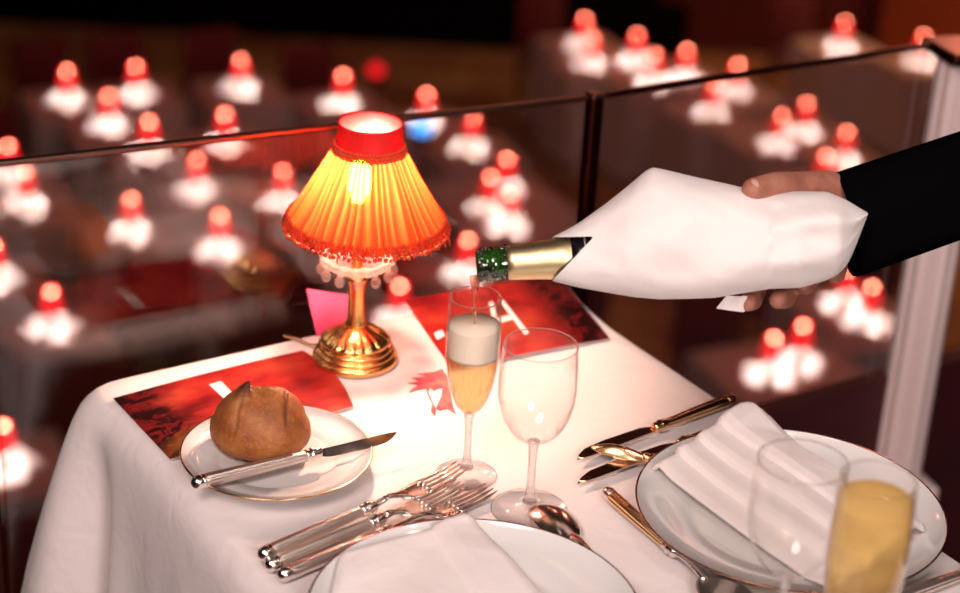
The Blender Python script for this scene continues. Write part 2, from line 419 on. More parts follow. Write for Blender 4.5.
# ------------------------------------------------------------------ menus
def print_mat(name, seed, dark_left=True):
    mt, nt, out = newmat(name)
    tc = N(nt, 'ShaderNodeTexCoord'); sep = N(nt, 'ShaderNodeSeparateXYZ'); nt.links.new(tc.outputs['UV'], sep.inputs[0])
    nz = N(nt, 'ShaderNodeTexNoise', Scale=7., Detail=9., Roughness=.62, Distortion=1.4)
    mp = N(nt, 'ShaderNodeMapping'); mp.inputs['Location'].default_value = (seed, seed*.7, 0); nt.links.new(tc.outputs['UV'], mp.inputs[0]); nt.links.new(mp.outputs[0], nz.inputs['Vector'])
    r1 = ramp(nt, [(.36, (.012, .002, .003)), (.50, (.05, .004, .006)), (.56, (.34, .02, .02)), (.62, (.09, .005, .007)), (.74, (.02, .002, .003))])
    nt.links.new(nz.outputs['Fac'], r1.inputs[0])
    n2 = N(nt, 'ShaderNodeTexNoise', Scale=3.6, Detail=3.); nt.links.new(mp.outputs[0], n2.inputs['Vector'])
    r2 = ramp(nt, [(.32, (.34, .010, .016)), (.5, (.64, .032, .028)), (.68, (.80, .10, .05))]); nt.links.new(n2.outputs['Fac'], r2.inputs[0])
    # dark smoky part on one side
    ad = N(nt, 'ShaderNodeMath', operation='MULTIPLY_ADD'); ad.inputs[1].default_value = .35; nt.links.new(n2.outputs['Fac'], ad.inputs[0]); nt.links.new(sep.outputs[0], ad.inputs[2])
    rr = ramp(nt, [(.34, (1, 1, 1)), (.52, (0, 0, 0))] if dark_left else [(.85, (0, 0, 0)), (1.0, (1, 1, 1))]); nt.links.new(ad.outputs[0], rr.inputs[0])
    mx = N(nt, 'ShaderNodeMix', data_type='RGBA'); nt.links.new(rr.outputs[0], mx.inputs[0]); nt.links.new(r2.outputs[0], mx.inputs[6]); nt.links.new(r1.outputs[0], mx.inputs[7])
    # golden patch printed near the middle of the lower edge
    gx = N(nt, 'ShaderNodeVectorMath', operation='DISTANCE'); gx.inputs[1].default_value = (.27, .06, 0) if dark_left else (.45, .45, 0); nt.links.new(tc.outputs['UV'], gx.inputs[0])
    rg = ramp(nt, [(.0, (.95, .95, .95)), (.30, (0, 0, 0))]); nt.links.new(gx.outputs['Value'], rg.inputs[0])
    m2 = N(nt, 'ShaderNodeMix', data_type='RGBA'); nt.links.new(rg.outputs[0], m2.inputs[0]); nt.links.new(mx.outputs[2], m2.inputs[6]); m2.inputs[7].default_value = (.80, .33, .07, 1) if dark_left else (.72, .12, .05, 1)
    b = N(nt, 'ShaderNodeBsdfPrincipled'); b.inputs['Roughness'].default_value = .42; nt.links.new(m2.outputs[2], b.inputs['Base Color'])
    nt.links.new(b.outputs[0], out.inputs[0]); return mt
def menu(label, corners, seed, dark_left):
    A, B, C, D = corners          # A far-left, B far-right, C near-right, D near-left
    ctr = (A+B+C+D)/4
    ang = math.atan2((B-A).y, (B-A).x)
    root = thing('menu_card', label, 'menu', (ctr.x, ctr.y, T), (0, 0, ang), group=None)
    inv = Matrix.Rotation(-ang, 4, 'Z')
    loc = [inv @ (Vector((p.x-ctr.x, p.y-ctr.y, 0))) for p in corners]
    def f(u, v, z):
        p = (loc[3]*(1-u)+loc[2]*u)*(1-v)+(loc[0]*(1-u)+loc[1]*u)*v
        bulge = .010*math.sin(PI*v)*smoothstep(.7, 1, u)*(1 if dark_left else 0)
        n = inv.to_3x3() @ Vector((0, 0, 0))
        return Vector((p.x+bulge, p.y, z+.0018*math.sin(PI*u)))
    def plate(z0, z1, name, mat, sh=0.):
        bm = bmesh.new(); nu, nv = 24, 14
        g = [[bm.verts.new(f(i/nu, j/nv, z1)+Vector((sh, -sh, 0))) for j in range(nv+1)] for i in range(nu+1)]
        uvl = bm.loops.layers.uv.new('UVMap')
        for i in range(nu):
            for j in range(nv):
                fc = bm.faces.new((g[i][j], g[i+1][j], g[i+1][j+1], g[i][j+1]))
                for lp, (a, b) in zip(fc.loops, ((i, j), (i+1, j), (i+1, j+1), (i, j+1))): lp[uvl].uv = (a/nu, b/nv)
        bmesh.ops.solidify(bm, geom=bm.faces[:], thickness=(z1-z0))
        return meshobj(name, bm, mat, root, smooth=False)
    plate(.0006, .0022, 'pages', PAPER, .0012)
    plate(.0024, .0032, 'cover', print_mat('menu_print_%d' % seed, seed, dark_left))
    return root, f
c1 = [at(113, 401), at(303, 353), at(353, 409), at(170, 462)]
m1, f1 = menu('dark red printed menu with white title bar under the bread plate', c1, 3, True)
c2 = [at(404, 303), at(558, 277), at(609, 341), at(452, 372)]
m2, f2 = menu('red printed menu with white lettering lying behind the two glasses', c2, 8, False)
def ink(root, f, strips, name):
    for (a, b, c, d) in strips:
        bm = bmesh.new()
        vs = [bm.verts.new(f(u, v, .0036)) for u, v in (a, b, c, d)]; bm.faces.new(vs)
        bmesh.ops.recalc_face_normals(bm, faces=bm.faces)
        meshobj(name, bm, WHITEINK, root, smooth=False)
def uvof(root, corners, x, y):
    # inverse bilinear of a picture point on the menu plane
    q = at(x, y, T+.0036); A, B, C, D = corners; u = v = .5
    for _ in range(40):
        p = (D*(1-u)+C*u)*(1-v)+(A*(1-u)+B*u)*v
        du = (C-D)*(1-v)+(B-A)*v; dv = (A*(1-u)+B*u)-(D*(1-u)+C*u)
        e = q-p; det = du.x*dv.y-du.y*dv.x
        u += (e.x*dv.y-e.y*dv.x)/det; v += (du.x*e.y-du.y*e.x)/det
    return u, v
ink(m1, f1, [[uvof(m1, c1, *p) for p in ((209, 386), (221, 382.5), (236, 398), (228, 404))]], 'title_bar')
ink(m2, f2, [[uvof(m2, c2, *p) for p in q] for q in (
    ((499, 302), (503, 301), (529, 334), (525, 337)),
    ((488.5, 304), (493, 303), (497, 318), (492, 319)),
    ((490, 320), (512, 316), (513, 321), (491, 326)),
    ((434, 333), (442, 330), (445, 336), (437, 340)))], 'letter_stroke')

# crimson feathery print, laid as a thin cut-out on the cloth
def blob(points, z0):
    bm = bmesh.new()
    pts = [at(*p) for p in points]
    top = [bm.verts.new((p.x, p.y, z0)) for p in pts]
    fc = bm.faces.new(top); bmesh.ops.recalc_face_normals(bm, faces=[fc])
    if fc.normal.z < 0: fc.normal_flip()
    r = bmesh.ops.extrude_face_region(bm, geom=[fc]); 
    vs = [e for e in r['geom'] if isinstance(e, bmesh.types.BMVert)]
    bmesh.ops.translate(bm, vec=(0, 0, .0008), verts=vs)
    bmesh.ops.recalc_face_normals(bm, faces=bm.faces)
    bmesh.ops.triangulate(bm, faces=bm.faces)
    return bm
fb = blob([(442, 370), (447, 377), (450, 392), (453, 408), (456, 415), (447, 409), (440, 411), (436, 409), (441, 398), (443, 388), (438, 389), (434, 391), (430, 388), (428, 392), (432, 402), (436, 410), (435, 417), (431, 412), (432, 404), (428, 396), (426, 389), (416, 391), (409, 393), (413, 389), (419, 386), (408, 384), (420, 382), (412, 379), (428, 377), (418, 375), (434, 373)], T+.0006)
fo = meshobj('feathery_print', fb, FEATHERPRINT, smooth=False)
tag(fo, 'small crimson feathery print flat on the tablecloth left of the champagne flute', 'feathery_print')

# ------------------------------------------------------------------ plates
def plate_bm(R, H, well):
    return lathe([(0, .006), (well*.95, .006), (well, .0065), (well*1.05, .009), (R*.80, H*.62), (R*.985, H-.0005), (R-.0018, H+.0006)], 128), \
        lathe([(R-.0018, H+.0006), (R-.0006, H+.0010), (R, H+.0004), (R-.0006, H-.0010), (R-.002, H-.0012)], 128), \
        lathe([(R-.002, H-.0012), (R*.80, H*.62-.0035), (well*1.02, .0035), (well*.92, 0), (well*.85, 0), (well*.84, .002), (0, .002)], 128)
def plate(label, loc, R, H, well, rim, mat=None):
    root = thing('plate', label, 'plate', loc)
    a, b, c = plate_bm(R, H, well)
    me = bpy.data.meshes.new('x'); c.to_mesh(me); c.free(); a.from_mesh(me); bpy.data.meshes.remove(me)
    bmesh.ops.remove_doubles(a, verts=a.verts, dist=1e-5)
    bmesh.ops.recalc_face_normals(a, faces=a.faces)
    meshobj('dish', a, PORC, root); meshobj('gilt_rim', b, rim, root)
    return root
DARKRIM = pmat('thin_dark_gilt_rim', (.35, .17, .12), .25, 1.0)
BP = (-.181, 1.5057, T+.0035); plate('small white bread plate with gold rim holding the bread roll', BP, .0895, .0155, .055, GOLDRIM)
RP = (.2907, 1.4535, T+.001); plate('white dinner plate with thin rim on the right under the pleated napkin', RP, .1405, .021, .09, DARKRIM)
FP = (.0103, 1.2627, T+.001); plate('white dinner plate at the near edge of the photo under a flat folded napkin', FP, .1375, .021, .085, DARKRIM)
def plate_z(x, y, c, R, H, well):
    r = math.hypot(x-c[0], y-c[1])
    if r > R: return None
    return c[2]+interp([(0, .006), (well, .0065), (well*1.05, .009), (R*.8, H*.62), (R, H)], r)

# ------------------------------------------------------------------ bread roll
CRUST_DARK = []
def bread():
    bm = bmesh.new(); bmesh.ops.create_icosphere(bm, subdivisions=6, radius=1)
    for v in bm.verts:
        d = v.co.normalized(); x, y, z = d
        r = 1+.05*noise.noise(d*1.3+Vector((4, 1, 2)))+.012*noise.noise(d*6)
        if z < 0: sz = .030*(1-.25*(-z)); flat = max(-.8, z)
        else: sz = .043*(1+.05*math.cos(2*math.atan2(y, x))); flat = z
        px, py, pz = x*.0455*r*(1+.04*(z < .2)), y*.042*r, flat*sz*r
        # scored slit, raised ear on the upper left, second slit to the right
        s1 = math.exp(-((x-.50+.12*y)/.035)**2)*smoothstep(.05, .35, z)*smoothstep(.55, .2, abs(y+.25))
        pz -= .0035*s1
        s2 = math.exp(-((x+.46-.10*z)/.04)**2)*smoothstep(-.2, .1, z)*(1 if y < .1 else 0)
        px += .0; pz -= .002*s2
        lip = math.exp(-(((x+.42)/.16)**2+((y-.05)/.25)**2))*(1 if z > .3 else 0)
        pz += .0055*lip*smoothstep(-.62, -.36, x)
        crust_dark = 0
        if z > 0:
            ex, ey = px+.0165, py+.010                     # raised pointed ear of the scored crust
            ridge = math.exp(-((ex+.004)/.014)**2-(ey/.013)**2)
            g = math.exp(-(ex*ex*.7+ey*ey)/.0044**2)
            pz += .0035*ridge+.0145*g; px += .0065*g
            crust_dark = min(1, .25*ridge+1.1*g)
        crust_dark = max(crust_dark, .8*s1, .35*s2*(z > .2))  # scored slits coloured darker along with the ear tip
        CRUST_DARK.append(crust_dark)
        v.co = Vector((px, py, pz))
    mn = min(v.co.z for v in bm.verts)
    for v in bm.verts: v.co.z -= mn
    return bm
def bread_mat():
    mt, nt, out = newmat('bread_crust')
    tc = N(nt, 'ShaderNodeTexCoord'); sep = N(nt, 'ShaderNodeSeparateXYZ'); nt.links.new(tc.outputs['Object'], sep.inputs[0])
    nz = N(nt, 'ShaderNodeTexNoise', Scale=35., Detail=8., Roughness=.65); nt.links.new(tc.outputs['Object'], nz.inputs['Vector'])
    n2 = N(nt, 'ShaderNodeTexNoise', Scale=420., Detail=3.); nt.links.new(tc.outputs['Object'], n2.inputs['Vector'])
    rp = ramp(nt, [(.30, (.20, .050, .010)), (.50, (.36, .110, .022)), (.72, (.52, .21, .055))]); nt.links.new(nz.outputs['Fac'], rp.inputs[0])
    fl = ramp(nt, [(.62, (0, 0, 0)), (.80, (.35, .35, .35))]); nt.links.new(n2.outputs['Fac'], fl.inputs[0])
    mx = N(nt, 'ShaderNodeMix', data_type='RGBA'); nt.links.new(fl.outputs[0], mx.inputs[0]); nt.links.new(rp.outputs[0], mx.inputs[6]); mx.inputs[7].default_value = (.72, .5, .3, 1)
    ab = N(nt, 'ShaderNodeAttribute'); ab.attribute_name = 'crust_dark'; mb_ = N(nt, 'ShaderNodeMix', data_type='RGBA'); nt.links.new(ab.outputs['Fac'], mb_.inputs[0]); nt.links.new(mx.outputs[2], mb_.inputs[6]); mb_.inputs[7].default_value = (.075, .014, .006, 1); mx = mb_
    b = N(nt, 'ShaderNodeBsdfPrincipled'); b.inputs['Roughness'].default_value = .55; nt.links.new(mx.outputs[2], b.inputs['Base Color'])
    bp = N(nt, 'ShaderNodeBump', Strength=.5, Distance=.0015); nt.links.new(n2.outputs['Fac'], bp.inputs['Height']); nt.links.new(bp.outputs[0], b.inputs['Normal'])
    nt.links.new(b.outputs[0], out.inputs[0]); return mt
BC = at(263, 449, T+.0095)
br = thing('bread_roll', 'round golden brown bread roll with a pointed crust tip on the small plate', 'bread', (BC.x-.002, BC.y+.002, T+.0098))
cr = meshobj('crust', bread(), bread_mat(), br)
att = cr.data.attributes.new('crust_dark', 'FLOAT', 'POINT')
for i, v_ in enumerate(CRUST_DARK): att.data[i].value = v_
# ------------------------------------------------------------------ cutlery (local +X from handle end to tip)
def handle(root, L, r, z, mat, cap):
    def reed(rr, x, a): return rr*(1+.05*math.cos(10*a)) if .006 < x < L-.006 else rr
    prof = [(0, .000), (r*.9, .001), (r*.98, .003), (r, .006), (r, .010), (r*.93, L*.5), (r*.74, L-.008), (r*.72, L-.004), (0, L-.004)]
    dense = []
    for (a, b), (c, d) in zip(prof, prof[1:]):
        dense += [(a+(c-a)*k/3, b+(d-b)*k/3) for k in range(3)]
    dense.append(prof[-1])
    bm = lathe(dense, 120, fn=reed, ax='x'); bmesh.ops.translate(bm, vec=(0, 0, z), verts=bm.verts)
    meshobj('handle', bm, mat, root)
    bm = lathe([(0, -.0080), (r*.45, -.0075), (r*.80, -.0058), (r*1.02, -.0030), (r*1.06, .0000), (r*1.02, .0016), (r*.96, .0022), (r*1.05, .0032), (r*1.05, .0046), (r*.98, .0056), (0, .0056)], 28, ax='x'); bmesh.ops.translate(bm, vec=(0, 0, z), verts=bm.verts)
    meshobj('pommel', bm, cap, root)
    bm = lathe([(0, L-.006), (r*.85, L-.006), (r*.95, L-.004), (r*.80, L-.002), (r*1.02, L), (r*1.05, L+.003), (r*.72, L+.0055), (r*.9, L+.008), (r*.6, L+.011), (0, L+.011)], 28, ax='x'); bmesh.ops.translate(bm, vec=(0, 0, z), verts=bm.verts)
    meshobj('collar', bm, cap, root)
def orient(A, B, roll=0.):
    x = (B-A).normalized(); z = Vector((0, 0, 1)); y = z.cross(x).normalized(); z = x.cross(y)
    mt = Matrix((x, y, z)).transposed().to_4x4() @ Matrix.Rotation(roll, 4, 'X')
    mt.translation = A; return mt
def fork(label, A, B, hm=SILVERH, cap=SILVER, hl=.105):
    L = (B-A).length; root = thing('fork', label, 'fork', mat=orient(A, B)); r = .0064
    handle(root, hl, r, r, hm, cap)
    hx = L-.074
    pth = catmull([(hl+.006, 0, r), (hl+.02, 0, .0085), (hx-.012, 0, .0100), (hx, 0, .0070), (hx+.010, 0, .0045)], 5)
    n = len(pth); bm = tube(pth, [(.0030+.0012*(abs(i/(n-1)-.45)*2)+.004*max(0, i/(n-1)-.75)*4, .0022) for i in range(n)], 12)
    meshobj('neck', bm, cap, root)
    bm = bmesh.new()
    def zc(t): return .0042-.0022*math.sin(t*PI*.8)+.0085*max(0, t-.35)**1.6
    # root plate of the head
    wid = lambda t: interp([(0, .0045), (.12, .0095), (.28, .0118), (.40, .0122), (1, .0108)], t)
    for k in range(4):
        pts, rad = [], []
        for i in range(15):
            t = .34+.66*i/14; w = wid(t); y = (-1+2*(k+.5)/4)*w
            pts.append((hx+.006+t*.068, y, zc(t)+.0014)); q = 1 if i < 11 else 1-.17*(i-10)
            rad.append((.0019*q, .0011*q))
        tube(pts, rad, 8, bm)
    meshobj('tines', bm, cap, root)
    bm = sheet(12, 8, lambda u, v: (hx+.004+u*.031, (v*2-1)*wid(u*.43), zc(u*.43)+.0006-.0012*(1-(v*2-1)**2)), .0016)
    meshobj('fork_head', bm, cap, root)
    return root
def knife(label, A, B, hm=SILVERH, cap=SILVER, hl=.095, bw=.0105, roll=0., r=.0062):
    L = (B-A).length; root = thing('knife', label, 'knife', mat=orient(A, B, roll)); 
    handle(root, hl, r, r, hm, cap)
    bl = L-hl-.009
    bm = bmesh.new(); n = 26; prev = None
    for i in range(n+1):
        t = i/n; x = hl+.009+bl*t
        up = bw*.55*interp([(0, .45), (.08, .62), (.85, .55), (1, .35)], t)
        lo = -bw*interp([(0, .45), (.10, .75), (.55, .9), (.82, .75), (.94, .3), (1, -.18)], t)
        th = .0012*(1-.5*t)
        z = r*.75
        q = [bm.verts.new((x, up, z+th)), bm.verts.new((x, lo, z)), bm.verts.new((x, up, z-th))]
        if prev:
            for k in range(3): bm.faces.new((prev[k], prev[(k+1) % 3], q[(k+1) % 3], q[k]))
        else: bm.faces.new(q)
        prev = q
    bm.faces.new(prev); bmesh.ops.recalc_face_normals(bm, faces=bm.faces)
    meshobj('blade', bm, STEEL, root, smooth=False)
    return root
def spoon(label, A, B, hm=SILVERH, cap=SILVER, hl=.095, bl=.066, bwid=.0215, dz=0., flip=False):
    L = (B-A).length; root = thing('spoon', label, 'spoon', mat=orient(A, B)); r = .0062
    handle(root, hl, r, r, hm, cap)
    x0 = L-bl
    pth = catmull([(hl+.006, 0, r), (hl+.02, 0, .0085), (max(hl+.03, x0-.012), 0, .0095), (x0+.004, 0, .0068)], 5); n = len(pth)
    meshobj('neck', tube(pth, [(.0032+.0010*abs(i/(n-1)-.4)*2, .0024) for i in range(n)], 12), cap, root)
    def f(u, v):
        a = v*TAU; rr = u
        cx = .5+.5*rr*math.cos(a); w = math.sin(PI*min(1, max(0, cx))**1.15)**.62 if 0 < cx < 1 else 0
        X = x0+bl*(.5+.5*rr*math.cos(a)); Y = bwid*rr*math.sin(a)*(1+.14*math.cos(a))
        Z = .0015+.0085*rr*rr+.0012*math.cos(a)*rr
        if flip: Z = .0115-.0090*rr*rr
        return (X, Y, Z)
    bm = bmesh.new(); c = bm.verts.new(f(0, 0)); rings = []
    for i in range(1, 13): rings.append([bm.verts.new(f(i/12, k/56)) for k in range(56)])
    for k in range(56): bm.faces.new((c, rings[0][k], rings[0][(k+1) % 56]))
    for R0, R1 in zip(rings, rings[1:]):
        for k in range(56): bm.faces.new((R0[k], R1[k], R1[(k+1) % 56], R0[(k+1) % 56]))
    bm.normal_update(); bmesh.ops.solidify(bm, geom=bm.faces[:], thickness=.0012)
    meshobj('bowl', bm, cap, root)
    return root
Z0 = T+.0012
fork('silver fork farthest from the near plate, topmost of the three forks', at(267, 559, Z0+.007), at(462, 473, Z0+.020))
fork('middle fork of the three, tines partly covered by the fork above', at(274, 570, Z0), at(462, 491, Z0+.010))
fork('fork nearest the camera, mostly hidden under the front plate and napkin', at(286, 580, Z0), at(491, 495, Z0))
A = at(198, 484, T+.0190); B = at(396, 435, T+.0205)
knife('silver butter knife laid across the bread plate in front of the roll', A, B, hl=.110, bw=.0082, roll=.75)
spoon('dessert spoon with its dark shiny bowl poking out beyond the front plate', at(655, 632, Z0), at(538, 505, Z0), bl=.070, bwid=.0205, flip=True)
spoon('gilt handled spoon lying between the two dinner plates', at(609, 500, Z0), at(745, 622, Z0), GILT, SILVER, hl=.098, bl=.062)
knife('upper gilt knife beyond the right plate, its handle under the napkin top', at(728, 405, Z0), at(575, 463, Z0), GILT, GILT, hl=.095, bw=.012, roll=-.10)
knife('lower gilt knife beyond the right plate, blade tip nearest the right plate', at(758, 420, Z0), at(575, 487, Z0), GILT, GILT, hl=.100, bw=.012, roll=-.09)
sp = spoon('small gilt spoon resting across the two knife blades', at(684, 474, Z0+.002), at(591, 449, Z0+.008), GILT, GILT, hl=.030, bl=.052, bwid=.0085, flip=True)
knife('dark reflecting knife handle in the bottom right corner of the table', at(872, 612, Z0), at(1060, 545, Z0), SILVERH, SILVER, hl=.11)

# ------------------------------------------------------------------ napkins on plates
def napkin_right():
    A = at(652, 462, T+.028); B = at(750, 412, T+.028); D = at(829, 584, T+.028)
    U = D-A; W = B-A; Uv = Vector((U.x, U.y)); Wv = Vector((W.x, W.y)); A2 = Vector((A.x, A.y))
    def f(u, v):
        wob = .004*math.sin(u*5+v*3)
        p = A2+Uv*u+Wv*(v+.03*math.sin(u*3)) 
        pz = plate_z(p.x, p.y, RP, .1405, .021, .09)
        base = (pz if pz is not None else RP[2]+.019)
        base = max(base, RP[2]+.012*1)
        prof = interp([(0, .0035), (.06, .0055), (.20, .0060), (.212, .0115), (.26, .0135), (.40, .0120), (.412, .0175), (.46, .0195), (.60, .0178), (.612, .0215), (.68, .0240), (.90, .0200), (1, .008)], v)
        lift = .006*math.exp(-((u-.0)/.2)**2)
        end = -.012*max(0, 1-u/.045)**2-.008*max(0, (u-.96)/.04)**2
        return Vector((p.x, p.y, base+.002+prof+lift+end+.0015*math.sin(u*7+v*9)))
    bm = sheet(70, 90, f, .0035)
    return bm
def local(bm):
    c = sum((v.co for v in bm.verts), Vector())/len(bm.verts); zz = min(v.co.z for v in bm.verts); c.z = zz
    bmesh.ops.translate(bm, vec=-c, verts=bm.verts); return c
bm = napkin_right(); c = local(bm)
tag(meshobj('napkin', bm, NAPK, loc=c), 'white napkin folded in long pleats across the right dinner plate', 'napkin')
def napkin_front():
    def f(u, v):   # u: far->near, v: left->right
        Z = T+.026
        A = at(340, 551, Z); B = at(469, 513, Z); C = at(556, 606, Z); D = at(318, 640, Z)
        p = (A*(1-v)+B*v)*(1-u)+(D*(1-v)+C*v)*u
        pz = plate_z(p.x, p.y, FP, .1375, .021, .085); base = pz if pz is not None else FP[2]+.020
        base = max(base, FP[2]+.0165)
        prof = interp([(0, .001), (.05, .0045), (.70, .006), (.715, .0095), (.80, .0108), (.95, .0095), (1, .005)], v)
        end = -.004*max(0, 1-u/.06)**2
        return Vector((p.x, p.y, base+.002+prof+end+.0016*math.sin(u*6+v*5)+.001*noise.noise(Vector((u*5, v*6, 2)))))
    return sheet(50, 70, f, .003)
bm = napkin_front(); c = local(bm)
tag(meshobj('napkin', bm, NAPK, loc=c), 'white napkin folded flat on the nearest dinner plate', 'napkin')

# ------------------------------------------------------------------ glasses
def glass_bowl(root, prof_out, th, name='bowl', mat=GLASS, seg=72):
    # outer wall up, rounded lip, inner wall down
    inn = [(max(r-th, 0.0), z+(th if i == 0 else 0)) for i, (r, z) in enumerate(prof_out)]
    lip = (prof_out[-1][0]-th/2, prof_out[-1][1]+th*.6)
    return meshobj(name, lathe(prof_out+[lip]+inn[::-1], seg), mat, root)
def dens(pts, n=8): return [(max(p.x, 0), p.y) for p in catmull([(r, z, 0) for r, z in pts], n)]
def foot(root, R, stem, ztop):
    meshobj('foot', lathe([(0, 0), (R, 0), (R+.0004, .0008), (R-.001, .0016), (R*.55, .0034), (.010, .0062), (.0072, .0085), (0, .0085)], 64), GLASS, root)
    meshobj('foot_edge', lathe([(R+.0002+.0006*math.cos(TAU*i/8), .0008+.0006*math.sin(TAU*i/8)) for i in range(9)], 72), SOLID, root)
    return meshobj('stem', lathe([(0, .0086), (.0068, .0088)]+stem+[(0, ztop)], 32), SOLID, root)
def rim(root, R, z):
    return meshobj('rim', lathe([(R+.0007*math.cos(TAU*i/8), z+.0007*math.sin(TAU*i/8)) for i in range(9)], 96), SOLID, root)
FL = at(466, 476)
fl = thing('champagne_flute', 'champagne flute being filled under the bottle mouth, foam near the top', 'glass', (FL.x, FL.y, T+.0006))
FLO = dens([(.0035, .066), (.0085, .070), (.0150, .079), (.0205, .096), (.0242, .118), (.0250, .138), (.0245, .160), (.0235, .184)])
foot(fl, .0285, [(.0048, .014), (.0036, .025), (.0034, .045), (.0042, .060), (.0050, .066)], .069)
glass_bowl(fl, FLO, .0009); rim(fl, .0231, .1850)
def inner(zz): 
    tab = [(z, r) for r, z in FLO]; return interp(tab, zz)-.0012
zs = [.070+i*(.1275-.070)/24 for i in range(25)]
meshobj('champagne', lathe([(0, zs[0])]+[(max(inner(z), .001), z) for z in zs]+[(0, zs[-1])], 56), CHAMP, fl)
zs = [.1277+i*(.1585-.1277)/12 for i in range(13)]
meshobj('foam', lathe([(0, zs[0])]+[(inner(z), z) for z in zs]+[(0, zs[-1])], 56), FOAM, fl)
bm = bmesh.new(); random.seed(11)
for i in range(420):
    z = .072+(.055)*random.random()**1.5; r = inner(z)*math.sqrt(random.uniform(.35, .98)); a = random.uniform(0, TAU)
    ball(random.uniform(.00025, .0006), (r*math.cos(a), r*math.sin(a), z), bm=bm, u=6, v=4)
tag(meshobj('bubbles', bm, BUBBLE, fl), kind='stuff')
def wine(label, loc, s=1.0):
    w = thing('wine_glass', label, 'glass', loc)
    out = dens([(.004, .072), (.010, .0735), (.0195, .080), (.0285, .094), (.0338, .112), (.0352, .128), (.0345, .148), (.0330, .167)])
    foot(w, .0345, [(.0050, .014), (.0040, .028), (.0037, .048), (.0043, .064), (.0058, .072)], .0745)
    glass_bowl(w, out, .0010); rim(w, .0325, .1680)
    w.scale = (s, s, s)
    return w
WP = at(529, 510); wine('empty wine glass in the middle of the table beside the flute being filled', (WP.x, WP.y, T+.0006))
WS = 1.075; 
# right hand glasses : solve foot position from rim picture point
def base_from_rim(x, y, h): 
    q = at(x, y, T+h); return Vector((q.x, q.y, T+.0006))
wine('empty wine glass in front of the right dinner plate, left of the full flute', base_from_rim(803, 463, .167*WS), WS)
FB = base_from_rim(879, 481, .213)
fr = thing('champagne_flute', 'full flute of golden champagne at the right edge, nearest the camera', 'glass', FB)
FRO = dens([(.004, .050), (.0125, .055), (.0215, .072), (.0268, .100), (.0296, .135), (.0304, .165), (.0293, .192), (.0279, .213)])
foot(fr, .033, [(.0055, .015), (.0042, .025), (.0040, .035), (.005, .045), (.006, .050)], .053)
glass_bowl(fr, FRO, .0011); rim(fr, .0273, .2140)
tabr = [(z, r) for r, z in FRO]
zs = [.055+i*(.197-.055)/30 for i in range(31)]
meshobj('champagne', lathe([(0, zs[0])]+[(max(interp(tabr, z)-.0014, .001), z) for z in zs]+[(0, zs[-1])], 56), CHAMPF, fr)

# ------------------------------------------------------------------ bottle, napkin, stream, hand
B0 = at(476, 265, .968); K0 = depth(B0)
BE = P(862, 235, K0+.004)
bx = (BE-B0).normalized(); bz = UP-bx*UP.dot(bx); bz.normalize(); by = bz.cross(bx)
mb = Matrix((bx, by, bz)).transposed().to_4x4(); mb.translation = B0
bot = thing('champagne_bottle', 'dark green bottle with gold neck foil tipped over the flute, wrapped in a napkin', 'bottle', mat=mb)
neck = meshobj('glass_body', lathe([(.0085, .06), (.0090, .002), (.0105, 0), (.0138, .0005), (.0146, .003), (.0146, .006), (.0136, .009), (.0134, .011), (.0148, .0125), (.0152, .016), (.0150, .019), (.0140, .021), (.0138, .030), (.0145, .040), (.0180, .090), (.0225, .115), (.0300, .145), (.0380, .178), (.0412, .205), (.0418, .240), (.0418, .280), (.0395, .287), (.02, .283), (0, .275)], 64, ax='x'), GREEN, bot)
def crumple(r, x, a): return r*(1+.010*noise.noise(Vector((math.cos(a)*3, math.sin(a)*3, x*60)))) 
meshobj('gold_foil', lathe([(.0142, .0275+.0), (.0156, .028), (.0158, .034), (.0166, .050), (.0176, .062), (.0188, .076), (.0196, .084), (.0194, .0845)], 72, ax='x', fn=crumple), GOLDFOIL, bot)
meshobj('black_foil', lathe([(.0186, .0842), (.0197, .0845), (.0208, .0940), (.0222, .104), (.0238, .112), (.0262, .122), (.0300, .1385), (.0298, .139)], 64, ax='x'), BLACKFOIL, bot)
bm = lathe([(.0212, .0960), (.0214, .0961), (.0217, .0972), (.0216, .0973)], 64, ax='x')
meshobj('foil_stripe', bm, LABELINK, bot)
# torn dark foil / wire crumbs around the lip
bm = bmesh.new(); random.seed(5)
for i in range(90):
    a = random.uniform(0, TAU); x = random.choice([random.gauss(.0045, .0015), random.gauss(.0155, .003), random.gauss(.0265, .0015)])
    r = .0146; s = random.uniform(.0008, .0022)
    ball(s, (x, r*math.cos(a), r*math.sin(a)), (1.2, .9, .9), bm=bm, u=6, v=5)
meshobj('torn_foil', bm, pmat('torn_dark_foil', (.025, .012, .010), .2, coat=.6), bot)

